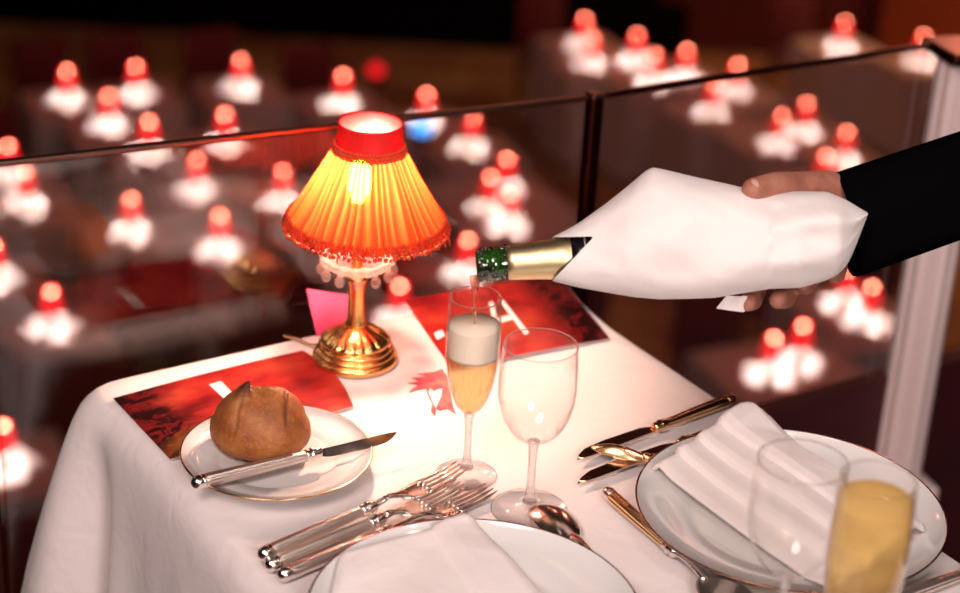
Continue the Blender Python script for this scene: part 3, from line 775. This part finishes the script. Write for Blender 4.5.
TOP = [(552, 237), (566, 230), (580, 222), (605, 204), (630, 184), (645, 171), (652, 167), (663, 169), (692, 176), (715, 181), (742, 187), (765, 192.5), (800, 191), (827, 191.5), (845, 199), (858, 207), (867, 212.5)]
BOTM = [(552, 281), (580, 288), (614, 294), (635, 297.5), (660, 299.5), (690, 299), (715, 298), (745, 293), (770, 289), (800, 288), (825, 281), (838, 275), (848, 264), (856, 246), (862, 230), (868, 214.5)]
WID = [(552, .024), (590, .033), (630, .046), (680, .052), (760, .052), (800, .052), (840, .043), (868, .012)]
def nap_tube():
    bm = bmesh.new(); na = 40; ns = 90
    def pos(x, th, front):
        t, b = interp(TOP, x), interp(BOTM, x); cy = (t+b)/2; hh = (b-t)/2; w = interp(WID, x)
        yy = cy-hh*math.sin(th); c = max(0, math.cos(th)); dk = w*c**.85*(-1 if front else 1)
        wr = 0
        if front:
            wr = .0065*noise.noise(Vector((x*.014, th*1.4, 1.5)))+.0025*noise.noise(Vector((x*.035+th*2, th*2.5, 5)))+.0040*math.sin(x*.03+yy*.05)*smoothstep(640, 720, x)
            if x > 770: wr += .003*math.sin((yy-200)*.16+(x-770)*.03)
            wr *= smoothstep(552, 620, x)*c*c
        return P(x, yy, K0+.002+dk+wr), yy
    def xcut(th):                 # slanted opening of the wrap on the near side, the fold above stays closed
        f = (1-math.sin(th))/2
        if f <= .29:
            lo, hi = 552., 596.
            for _ in range(30):
                x = (lo+hi)/2
                if pos(x, th, True)[1] > 236.5: lo = x
                else: hi = x
            return (lo+hi)/2
        x = 600.
        for _ in range(40):
            y = pos(x, th, True)[1]
            x += .5*(max(552, 552+(281-y)/(281-235)*43)-x)
        return x
    for front in (True, False):
        g = []
        for j in range(na+1):
            th = -PI/2+PI*j/na; xs = xcut(th) if front else 552
            g.append([bm.verts.new(pos(xs+(868-xs)*(i/ns), th, front)[0]) for i in range(ns+1)])
        for j in range(na):
            for i in range(ns): 
                q = (g[j][i], g[j][i+1], g[j+1][i+1], g[j+1][i]); bm.faces.new(q if front else q[::-1])
    bm.normal_update()
    return bm
bm = nap_tube()
tq = [P(716, 309, K0+.012), P(727, 296, K0+.008), P(748, 296, K0+.010), P(745, 313, K0+.016)]
vs = []
for i in range(9):
    for j in range(9):
        u, v = i/8, j/8
        p = (tq[0]*(1-u)+tq[3]*u)*(1-v)+(tq[1]*(1-u)+tq[2]*u)*v+FW*(.003*math.sin(u*6))
        vs.append(bm.verts.new(p))
for i in range(8):
    for j in range(8): bm.faces.new((vs[i*9+j], vs[(i+1)*9+j], vs[(i+1)*9+j+1], vs[i*9+j+1]))
c = local(bm)
wrap = meshobj('napkin', bm, NAPK, loc=c)
sd = wrap.modifiers.new('solid', 'SOLIDIFY'); sd.thickness = .0014
sb = wrap.modifiers.new('sub', 'SUBSURF'); sb.levels = 1; sb.render_levels = 1
tag(wrap, 'large white napkin wrapped around the pouring bottle', 'napkin')

# stream
st = [P(474, 275, K0-.004), P(475, 283, K0-.004), P(474.5, 292, K0-.003), P(474.2, 306, K0-.002)]
zl = T+.1595
last = Vector((FL.x+.0005, FL.y+.0005, zl)); st += [Vector((st[-1].x*.5+last.x*.5, st[-1].y*.5+last.y*.5, st[-1].z*.5+last.z*.5)), last]
pth = catmull(st, 6); n = len(pth)
rad = [interp([(0, .0034), (.12, .0048), (.30, .0034), (.5, .0016), (1, .0013)], i/(n-1))*(1+.12*math.sin(i*1.3)) for i in range(n)]
org = pth[-1].copy()
bm = tube([p-org for p in pth], rad, 14)
so = meshobj('champagne_stream', bm, STREAM, loc=org)
tag(so, 'thin stream of champagne falling from the bottle mouth into the flute', 'champagne')

# hand and sleeve
def capsule_chain(bm, pts, rads, seg=18):
    for (a, ra), (b, rb) in zip(zip(pts, rads), list(zip(pts, rads))[1:]):
        a = Vector(a); b = Vector(b); L = max((b-a).length, 1e-5); d = (b-a)/L
        u = d.orthogonal().normalized(); w = d.cross(u); rings = []
        for i in range(-5, 6+5):
            if i <= 0:
                th = PI/2*(1+i/5.0) if i > -5 else 0.0
                rr = ra*math.sin(max(th, .02)); off = -ra*math.cos(th)
            elif i >= 5 and i > 5:
                th = PI/2*(1-(i-5)/5.0); rr = rb*math.sin(max(th, .02)); off = L+rb*math.cos(th)
            else:
                t = i/5; rr = ra+(rb-ra)*t; off = L*t
            ctr = a+d*off
            rings.append([bm.verts.new(ctr+u*rr*math.cos(TAU*k/seg)+w*rr*math.sin(TAU*k/seg)) for k in range(seg)])
        for A, B in zip(rings, rings[1:]):
            for k in range(seg): bm.faces.new((A[k], A[(k+1) % seg], B[(k+1) % seg], B[k]))
        bm.faces.new(rings[0][::-1]); bm.faces.new(rings[-1])
SH = P(1120, 150, K0+.12)
pr = thing('person', 'person in black jacket reaching in from the right, holding the wrapped bottle', 'person', SH)
bm = bmesh.new(); k = K0
def H(x, y, dk): return P(x, y, k+dk)-SH
elbow, wrist = H(1040, 160, .10), H(866, 212, .070)
capsule_chain(bm, [elbow, H(960, 190, .085), wrist], [.043, .036, .027])
# palm : fan of capsules from wrist to knuckles
kn = [H(770, 232, .066), H(788, 246, .070), H(808, 256, .072), H(828, 262, .070)]
for q, r_ in zip(kn, (.0135, .0135, .013, .012)): capsule_chain(bm, [wrist, H(838, 222, .072), q], [.026, .021, r_])
for a_, b_ in zip(kn, kn[1:]): capsule_chain(bm, [a_, b_], [.013, .013])
capsule_chain(bm, [kn[0], H(758, 281, .066), H(752, 300, .042), H(748, 303, .016)], [.0125, .0110, .0098, .0080])
capsule_chain(bm, [kn[1], H(790, 281, .068), H(785, 298, .044), H(778, 300, .014)], [.0128, .0112, .0100, .0082])
capsule_chain(bm, [kn[2], H(812, 274, .066), H(806, 285, .044), H(802, 282, .018)], [.0120, .0106, .0095, .0078])
capsule_chain(bm, [kn[3], H(838, 268, .062), H(836, 275, .046), H(832, 272, .026)], [.0105, .0092, .0084, .0070])
# thumb over the top
capsule_chain(bm, [H(858, 204, .072), H(826, 188, .046), H(797, 186, .020), H(775, 186, -.006), H(754, 190, -.022)], [.0185, .0165, .0130, .0126, .0112])
capsule_chain(bm, [H(826, 188, .046), H(805, 214, .068)], [.015, .014])
arm_src = meshobj('arm', bm, SKIN, pr)
rm = arm_src.modifiers.new('rm', 'REMESH'); rm.mode = 'VOXEL'; rm.voxel_size = .0017
sm = arm_src.modifiers.new('sm', 'SMOOTH'); sm.factor = .5; sm.iterations = 9
arm_src.location = (0, 0, 0)
bpy.context.view_layer.update()
dg = bpy.context.evaluated_depsgraph_get()
me = bpy.data.meshes.new_from_object(arm_src.evaluated_get(dg)); arm_src.modifiers.clear(); arm_src.data = me
for p_ in me.polygons: p_.use_smooth = True
# thumb knuckle creases : small ripples along the first joint
ax0, ax1 = H(775, 186, -.006), H(797, 186, .020); axd = (ax1-ax0).normalized(); mid = (ax0+ax1)/2
for v in me.vertices:
    d = v.co-mid
    s = d.dot(axd)
    if abs(s) < .014 and (d-axd*s).length < .018: v.co += (d-axd*s).normalized()*(.00045*math.sin(s*2600)*(1-abs(s)/.014))
nb = ball(1, u=20, v=12)
nd = (H(754, 190, -.022)-H(775, 186, -.006)).normalized(); nn = (-FW*.75+UP*.55); nn = (nn-nd*nn.dot(nd)).normalized(); ns_ = nd.cross(nn)
ctr = H(753, 190.5, -.022)+nn*.0100
for v in nb.verts: v.co = ctr+nd*v.co.x*.0072+ns_*v.co.y*.0058+nn*(v.co.z*.0012)-nn*.0012*(v.co.y**2)
meshobj('thumb_nail', nb, NAIL, arm_src)
# jacket sleeve : wide black tube, cuff edge slanted
bm = bmesh.new(); seg = 40; rings = []
CT = [(831, 174), (960, 131), (1110, 84)]; CB = [(857, 277), (960, 240), (1110, 190)]
for i in range(15):
    t = i/14; 
    tx, ty = (831+(1110-831)*t, interp(CT, 831+(1110-831)*t)); bx_, by_ = (857+(1110-857)*t, interp(CB, 857+(1110-857)*t))
    dk = .068+.05*t; pt, pb = P(tx, ty, K0+dk), P(bx_, by_, K0+dk-.004); c_ = (pt+pb)/2; hv = (pt-pb)/2; hw = FW*(hv.length*.95)
    ring = []
    for q in range(seg):
        a = TAU*q/seg; wob = 1+.03*noise.noise(Vector((math.cos(a)*2, math.sin(a)*2, t*9)))*min(1, i)
        ring.append(bm.verts.new(c_+hv*math.sin(a)*(1 if abs(math.sin(a)) > .9 else wob)-hw*math.copysign(abs(math.cos(a))**.6, math.cos(a))*wob-SH))
    rings.append(ring)
inner_ring = [bm.verts.new(v.co.lerp(sum((w.co for w in rings[0]), Vector())/seg, .06)) for v in rings[0]]
inner2 = [bm.verts.new(v.co.lerp(sum((w.co for w in rings[3]), Vector())/seg, .10)) for v in rings[3]]
for A, B in [(inner2, inner_ring), (inner_ring, rings[0])]+list(zip(rings, rings[1:])):
    for q in range(seg): bm.faces.new((A[q], A[(q+1) % seg], B[(q+1) % seg], B[q]))
bm.faces.new(rings[-1])
bmesh.ops.recalc_face_normals(bm, faces=bm.faces)
meshobj('jacket_sleeve', bm, BLACK, pr)

# ------------------------------------------------------------------ glass balustrade
GA = math.radians(33.25); GN = Vector((-math.sin(GA), math.cos(GA), 0)); GD = Vector((math.cos(GA), math.sin(GA), 0)); GM = Vector((-.18707, 1.82415, 0))
PC = GM+GD*((.1185-GM.x)/GD.x); ZR = .953; ZL = .463
RE = Vector((.557, 2.309, 0))
LEFT = GM+GD*(-.352)
def zrail(p): return .953+(.1125-p.x)*.0557
def pane(label, a, b, z0, za, zb, rail):
    d = (b-a); L = d.length; ang = math.atan2(d.y, d.x); root = thing('glass_panel', label, 'glass panel', (a.x, a.y, z0), (0, 0, ang))
    bm = box(L-.014, .010, 1, (L/2, 0, .5))
    for v in bm.verts:
        if v.co.z > .5: v.co.z = (za+(zb-za)*v.co.x/L)-z0-.004
    meshobj('pane', bm, PANE, root, smooth=False)
    bm = box(L, .009, .006, (L/2, 0, 0), .002)
    for v in bm.verts: v.co.z += (za+(zb-za)*v.co.x/L)-z0
    meshobj('top_rail', bm, rail, root, smooth=False)
    return root
pane('left glass balustrade panel behind the lamp, ending at the thin bronze post', LEFT, PC-GD*.011, ZL, zrail(LEFT), ZR, RAILM)
pane('right glass balustrade panel behind the bottle, ending at the white pillar', PC+GD*.011, RE, ZL, ZR, .949, DARKMETAL)
LL = LEFT-GD*1.5
pane('far left glass balustrade panel at the edge of the photo', LL, LEFT-GD*.012, ZL, zrail(LL), zrail(LEFT), RAILM)
def post(label, p, w, z0, z1):
    root = thing('balustrade_post', label, 'post', (p.x, p.y, z0), (0, 0, math.radians(33)))
    meshobj('shaft', box(w, w, z1-z0, (0, 0, (z1-z0)/2), .002), DARKMETAL, root, smooth=False)
    meshobj('cap', box(w*1.1, w*1.1, .006, (0, 0, z1-z0+.002), .002), RAILM, root, smooth=False)
post('thin dark bronze post between the two glass panels, behind the bottle neck', PC, .0165, ZL, ZR)
post('thin dark bronze post at the left edge beside the hanging tablecloth', LEFT-GD*.005, .010, ZL, zrail(LEFT))
# parapet below the glass (structure)
def wallseg(name, a, b, z0, z1, th, mat, side=1):
    d = b-a; L = d.length; ang = math.atan2(d.y, d.x)
    o = meshobj(name, box(L, th, z1-z0, (L/2, 0, (z1-z0)/2), .003), mat, smooth=False, loc=(a.x, a.y, z0)); o.rotation_euler = (0, 0, ang)
    return tag(o, kind='structure')
wallseg('wall_parapet_left', LL+GN*.012, PC+GN*.012, -.35, ZL, .03, BURG)
wallseg('wall_parapet_right', PC+GN*.012, RE+(RE-PC)*1.2+GN*.012, -.35, ZL-.002, .03, BURG)
# white fluted pillar
pl = thing('pillar', 'white fluted pillar at the right end of the glass balustrade', 'pillar', (RE.x+.052, RE.y+.020, 0), (0, 0, math.radians(20)))
bm = bmesh.new()
prof = []
for i in range(64):
    a = TAU*i/64; r = .036*(1-.10*abs(math.sin(a*6)))
    prof.append((r*math.cos(a), r*math.sin(a)))
v0 = [bm.verts.new((x, y, .30)) for x, y in prof]; v1 = [bm.verts.new((x*.98, y*.98, .93)) for x, y in prof]
for i in range(64): bm.faces.new((v0[i], v0[(i+1) % 64], v1[(i+1) % 64], v1[i]))
bm.faces.new(v0[::-1]); bm.faces.new(v1); bmesh.ops.recalc_face_normals(bm, faces=bm.faces)
meshobj('shaft', bm, PLASTER, pl, smooth=False)
meshobj('plinth', box(.094, .094, .30, (0, 0, .15), .004), PLASTER, pl, smooth=False)
meshobj('capital', box(.084, .084, .016, (0, 0, .938), .004), DARKMETAL, pl, smooth=False)
RX = RE+(RE-PC)*1.2
bm = bmesh.new()
poly = [LL+GN*.05, PC+GN*.05, RX+GN*.05, Vector((3.0, RX.y, 0)), Vector((3.0, -1.6, 0)), Vector((LL.x, -1.6, 0))]
top = [bm.verts.new((p.x, p.y, 0)) for p in poly]; bot_ = [bm.verts.new((p.x, p.y, -.12)) for p in poly]
bm.faces.new(top); bm.faces.new(bot_[::-1])
for i in range(6): bm.faces.new((top[i], bot_[i], bot_[(i+1) % 6], top[(i+1) % 6]))
bmesh.ops.recalc_face_normals(bm, faces=bm.faces)
o = meshobj('floor_balcony', bm, BALCFLOOR, smooth=False); tag(o, kind='structure')

# ------------------------------------------------------------------ the hall below
ZF = -3.62; HT = .75; ZT_ = ZF+HT; ZG = ZT_+.212
S_ = lambda o: tag(o, kind='structure')
o = meshobj('floor', box(26, 24, .2, (0, 0, -.1)), CARPET, smooth=False, loc=(2, 12, ZF)); S_(o)
o = meshobj('ceiling', box(26, 27, .2, (0, 0, .1)), WALLDARK, smooth=False, loc=(2, 11, 4.2)); S_(o)
o = meshobj('wall_back', box(26, .2, 9, (0, 0, 4.4)), WALLDARK, smooth=False, loc=(2, 17.6, ZF)); S_(o)
o = meshobj('wall_left', box(.2, 24, 9, (0, 0, 4.4)), WALLDARK, smooth=False, loc=(-8, 10, ZF)); S_(o)
o = meshobj('wall_right', box(.2, 24, 9, (0, 0, 4.4)), WALLRED, smooth=False, loc=(9, 10, ZF)); S_(o)
o = meshobj('wall_far', box(2.2, .3, 4.2, (0, 0, 2.1)), WALLRED, smooth=False, loc=(2.6, 16.9, ZF)); S_(o)
o = meshobj('wall_rust', box(3.0, .3, 5, (0, 0, 2.5)), WALLORANGE, smooth=False, loc=(5.0, 16.3, ZF)); o.rotation_euler = (0, 0, -.25); S_(o)
o = meshobj('wall_stage', box(7.5, .3, .45, (0, 0, .225)), WALLDARK, smooth=False, loc=(-2.0, 16.6, ZF)); S_(o)

LAMPS = [  # picture point of the glow, and words that single it out
 (67, 73, 'leftmost of the far row'), (136, 68, 'second of the far row'), (241, 62, 'third of the far row'),
 (109, 98, 'in front of the far left row'), (149, 124, 'resting just above the left rail'), (225, 116, 'above the left rail, nearest the middle'),
 (8, 148, 'on the left border above the rail'), (25, 174, 'on the left border under the rail'), (343, 77, 'straight above the big lamp shade'),
 (427, 96, 'above the blue light'), (197, 162, 'left of the reflected red shade'), (283, 173, 'touching the big shade on its left'),
 (131, 201, 'amid the left panel, left one'), (220, 218, 'amid the left panel, right one'), (51, 294, 'nearest in the left panel'),
 (473, 120, 'right of the blue light'), (507, 161, 'topmost of the trio by the post'), (491, 179, 'leftmost of the trio by the post'), (510, 196, 'lowest of the trio by the post'),
 (468, 242, 'right behind the bottle mouth'), (400, 288, 'between lamp stem and flute'), (585, 20, 'topmost of all'),
 (593, 39, 'just below the topmost one'), (637, 36, 'right of the topmost one'), (655, 56, 'left of the far close pair'), (687, 52, 'right of the far close pair'),
 (738, 66, 'half cut by the right rail'), (715, 86, 'just under the right rail'), (782, 117, 'upper left one in the right panel'), (807, 105, 'upper right one in the right panel'),
 (847, 134, 'right one just above the hand'), (826, 158, 'left one just above the hand'), (845, 23, 'second from the top right corner'), (924, 37, 'nearest the top right corner'),
 (848, 272, 'left one under the sleeve cuff'), (872, 289, 'right one under the sleeve cuff'), (803, 328, 'right one below the fingers'), (774, 340, 'left one below the fingers'),
 (-6, 247, 'half outside the left border'), (3, 428, 'beside the hanging tablecloth')]
Q = [at(x, y, ZG) for x, y, _ in LAMPS]
par = list(range(len(Q)))
def fnd(i):
    while par[i] != i: i = par[i]
    return i
for i in range(len(Q)):
    for j in range(i):
        if (Q[i]-Q[j]).length < .45: par[fnd(i)] = fnd(j)
groups = {}
for i in range(len(Q)): groups.setdefault(fnd(i), []).append(i)
TA = math.radians(25); TU = Vector((math.cos(TA), math.sin(TA), 0)); TV = Vector((-TU.y, TU.x, 0))
rects = []
for g in groups.values():
    us = [Q[i].dot(TU) for i in g]; vs = [Q[i].dot(TV) for i in g]
    rects.append([g, min(us), max(us), min(vs), max(vs)])
def clash(a, b, gap=.03): return min(a[2], b[2])-max(a[1], b[1]) > -gap and min(a[4], b[4])-max(a[3], b[3]) > -gap
for r_ in rects:
    for q, s in ((1, -1), (2, 1), (3, -1), (4, 1)): r_[q] += s*.17
grow = [[True]*5 for _ in rects]
for step in range(6):
    for n_, r_ in enumerate(rects):
        for q, s in ((1, -1), (2, 1), (3, -1), (4, 1)):
            if not grow[n_][q]: continue
            t_ = list(r_); t_[q] += s*.02
            if any(clash(t_, o_) for o_ in rects if o_ is not r_): grow[n_][q] = False
            else: r_[q] = t_[q]

# lamp prototype for the hall
RSH = None
def red_shade():
    mt, nt, out = newmat('glowing_red_shade')
    e = N(nt, 'ShaderNodeEmission'); e.inputs[0].default_value = (1, .014, .020, 1); e.inputs[1].default_value = 1.8
    d = N(nt, 'ShaderNodeBsdfDiffuse'); d.inputs[0].default_value = (.3, .006, .008, 1)
    ad = N(nt, 'ShaderNodeAddShader'); nt.links.new(e.outputs[0], ad.inputs[0]); nt.links.new(d.outputs[0], ad.inputs[1]); nt.links.new(ad.outputs[0], out.inputs[0]); return mt
RSH = red_shade(); HBULB = emat('hall_bulb', (1, .55, .32), 34)
def hall_lamp():
    root = thing('table_lamp', 'x', 'lamp')
    meshobj('lamp_base', lathe([(0, 0), (.043, 0), (.043, .008), (.03, .022), (.009, .036), (.008, .12), (.005, .125), (.005, .175), (0, .175)], 16), BRASS, root)
    meshobj('lamp_shade', lathe([(.051, .120), (.045, .150), (.035, .19), (.028, .212), (.026, .228)], 24), RSH, root)
    meshobj('light_bulb', lathe([(0, .175), (.009, .185), (.014, .208), (.012, .222), (0, .232)], 12), HBULB, root)
    return root
proto = hall_lamp(); first = True
PTS = []
napm = None; NPOS = []
def chair_bm():
    bm = bmesh.new()
    box(.42, .42, .08, (0, 0, .45), .03, bm); box(.42, .06, .50, (0, .20, .72), .03, bm)
    for sx in (-.17, .17):
        for sy in (-.17, .17): box(.035, .035, .42, (sx, sy, .21), .0, bm)
    return bm
chair_proto = meshobj('dining_chair', chair_bm(), VELVET)
chair_first = True
def table_words(g): return LAMPS[g[0]][2]
tcl = 0
for g, u0, u1, v0_, v1_ in rects:
    words = table_words(g)
    cu, cv = (u0+u1)/2, (v0_+v1_)/2; c = TU*cu+TV*cv; w, h = u1-u0, v1_-v0_
    # draped cloth : a top and four hanging sides with folds
    bm = bmesh.new(); per = []
    for k in range(80):
        a = k/80*4; s = int(a); f_ = a-s
        x, y = [(-1+2*f_, -1), (1, -1+2*f_), (1-2*f_, 1), (-1, 1-2*f_)][s]
        per.append((x*w/2, y*h/2))
    rings = []
    for dz, o_ in ((0, 0), (.02, .004), (.2, .007), (.45, .010), (.70, .013)):
        ring = []
        for k, (x, y) in enumerate(per):
            f_ = o_*(.6+.5*math.sin(k*1.7)); L = math.hypot(x, y)
            ring.append(bm.verts.new((x*(1+f_/max(w/2, .1)), y*(1+f_/max(h/2, .1)), HT-dz)))
        rings.append(ring)
    for A, B in zip(rings, rings[1:]):
        for k in range(80): bm.faces.new((A[k], B[k], B[(k+1) % 80], A[(k+1) % 80]))
    bm.faces.new(rings[0]); bmesh.ops.recalc_face_normals(bm, faces=bm.faces)
    troot = thing('dining_table', 'white table in the hall below, under the lamp '+words, 'table', (c.x, c.y, ZF), (0, 0, TA), group='tables in the hall below')
    meshobj('cloth', bm, CLOTHBG, troot, smooth=False)
    bm = bmesh.new(); box(.06, .06, .70, (0, 0, .37), 0, bm); box(min(w, .4), min(h, .4), .03, (0, 0, .015), 0, bm)
    meshobj('pedestal', bm, DARKMETAL, troot, smooth=False)
    for i in g:
        q = Q[i]
        if first: lo = proto; first = False
        else: lo = copy_tree(proto)
        lo.location = (q.x, q.y, ZT_); lo['label'] = 'small red lamp in the hall below, '+LAMPS[i][2]
        lo['category'] = 'lamp'; lo['group'] = 'red table lamps in the hall below'
        PTS.append((q.x, q.y, ZT_+.19))
        # standing folded napkins round the lamp
        nn_ = 4
        for kk in range(nn_):
            a = TA+PI/4+kk*PI/2+random.uniform(-.25, .25); rr = .105+random.uniform(0, .035)
            pos = Vector((q.x+rr*math.cos(a), q.y+rr*math.sin(a), 0)); pu, pv = pos.dot(TU), pos.dot(TV)
            if not (u0+.05 < pu < u1-.05 and v0_+.05 < pv < v1_-.05): continue
            if any((pos-n9).length < .10 for n9 in NPOS): continue
            if any((Q[o2]-Vector((pos.x, pos.y, Q[o2].z))).length < .11 for o2 in g if o2 != i): continue
            NPOS.append(pos)
            if napm is None:
                bmn = bmesh.new(); ra_ = []
                for z_, r0_ in ((0, .042), (.010, .049), (.024, .042), (.036, .024), (.042, .004)):
                    ra_.append([bmn.verts.new((r0_*(1+.18*math.cos(5*TAU*t/30))*math.cos(TAU*t/30), r0_*.8*(1+.18*math.cos(5*TAU*t/30))*math.sin(TAU*t/30), z_)) for t in range(30)])
                for A, B in zip(ra_, ra_[1:]):
                    for t in range(30): bmn.faces.new((A[t], A[(t+1) % 30], B[(t+1) % 30], B[t]))
                bmn.faces.new(ra_[0][::-1]); bmn.faces.new(ra_[-1])
                no = meshobj('napkin', bmn, NAPBG); napm = no
            else:
                no = napm.copy(); COL.objects.link(no)
            no.location = (pos.x, pos.y, ZT_+.001); no.rotation_euler = (0, 0, a)
            tag(no, 'white upright napkin by the small lamp '+LAMPS[i][2], 'napkin', 'upright napkins by the lamp '+LAMPS[i][2])
    # two chairs on the free long sides
    for sgn in (-1, 1):
        cp = c+TV*sgn*(h/2+.30)
        cu_, cv_ = cp.dot(TU), cp.dot(TV); rc = [0, cu_-.24, cu_+.24, cv_-.24, cv_+.24]
        if any(clash(rc, o_, .0) for o_ in rects): continue
        if chair_first: ch = chair_proto; chair_first = False
        else: ch = chair_proto.copy(); COL.objects.link(ch)
        rects_dummy = None
        ch.location = (cp.x, cp.y, ZF); ch.rotation_euler = (0, 0, TA+(0 if sgn > 0 else PI))
        tag(ch, 'red chair %s table of lamp %s' % ('behind' if sgn > 0 else 'in front of', words), 'chair', 'dark red chairs in the hall below')

# small coloured stage lights
def spot_thing(label, x, y, z, r, col, s, name):
    q = at(x, y, z)
    root = thing(name, label, 'light', q)
    meshobj('lens', ball(r, (0, 0, 0), u=20, v=12), emat(name+'_glow', col, s), root)
    meshobj('housing', lathe([(r*.5, -r*1.5), (r*1.05, -r*1.5), (r*1.05, -r*.4), (r*.9, -r*.4), (r*.5, -r*1.5)], 20), DARKMETAL, root)
    meshobj('stand', lathe([(0, -(z-ZF)), (.10, -(z-ZF)), (.10, -(z-ZF)+.02), (.012, -(z-ZF)+.03), (.012, -r*1.4), (0, -r*1.4)], 12), DARKMETAL, root)
    return root
spot_thing('blue glowing stage light in the hall, right of the foreground lamp top', 422, 128, ZF+1.3, .055, (.06, .35, 1), 3.2, 'stage_light')
spot_thing('small red signal light in the far hall above the foreground lamp', 376, 71, ZF+1.2, .05, (1, .01, .02), 1.2, 'signal_light')

# ------------------------------------------------------------------ lights
def light(name, typ, loc, power, col, **kw):
    l = bpy.data.lights.new(name, typ); l.energy = power; l.color = col
    for a, b in kw.items(): setattr(l, a, b)
    o = bpy.data.objects.new(name, l); COL.objects.link(o); o.location = loc; return o
def aim(o, tgt): o.rotation_euler = (Vector(tgt)-o.location).to_track_quat('-Z', 'Y').to_euler()
for i, p in enumerate(PTS):
    light('hall_lamp_light', 'POINT', (p[0], p[1], p[2]), 17.0, (1, .80, .72), shadow_soft_size=.016)
a = light('house_fill', 'AREA', (-.65, -.1, 2.6), 38, (1, .78, .73), shape='DISK', size=1.1); aim(a, (.15, 1.5, .8))  # unseen broad disc above, put in as soft fill for the foreground
a = light('front_fill', 'AREA', (.8, -1.05, 1.95), 40, (1, .84, .79), shape='DISK', size=.9); aim(a, (.15, 1.5, .85))  # unseen low disc behind the camera, added to brighten the bottle wrap
for x, y, z, p in ((.9, 1.1, 2.6, 5.0), (.35, .7, 2.8, 3.0), (1.3, .5, 2.7, 4)):
    a = light('ceiling_spot', 'SPOT', (x, y, z), p*2.2, (1, .86, .78), shadow_soft_size=.03, spot_size=1.2, spot_blend=.6); aim(a, (.25, 1.5, .8))
for x, y, z, p in ((-3.2, 8.5, 3.4, 30), (-.4, 11.6, 3.4, 20), (2.4, 8.5, 3.2, 70), (3.4, 12.5, 3.4, 38), (.3, 7.0, 3.3, 20)):
    light('hall_fill', 'POINT', (x, y, z), p, (1, .30, .18), shadow_soft_size=.12)  # unseen points added to lift the dim hall floor and tables
light('wall_fill', 'POINT', (4.4, 15.2, ZF+3.4), 130, (1, .45, .2), shadow_soft_size=.2)  # unseen point added to warm the rust wall

w = bpy.data.worlds.new('world'); S.world = w; w.use_nodes = True
w.node_tree.nodes['Background'].inputs[0].default_value = (.02, .006, .007, 1); w.node_tree.nodes['Background'].inputs[1].default_value = .3

# ------------------------------------------------------------------ view
S.view_settings.view_transform = 'Standard'; S.view_settings.look = 'None'
S.view_settings.exposure = 0.14; S.view_settings.gamma = 1.0; S.view_settings.use_curve_mapping = False
cy = S.cycles
cy.max_bounces = 14; cy.transparent_max_bounces = 32; cy.transmission_bounces = 12; cy.glossy_bounces = 6; cy.diffuse_bounces = 4
cy.sample_clamp_indirect = 4.0; cy.sample_clamp_direct = 0.0; cy.caustics_reflective = False; cy.caustics_refractive = True
cy.use_denoising = True; cy.blur_glossy = .5
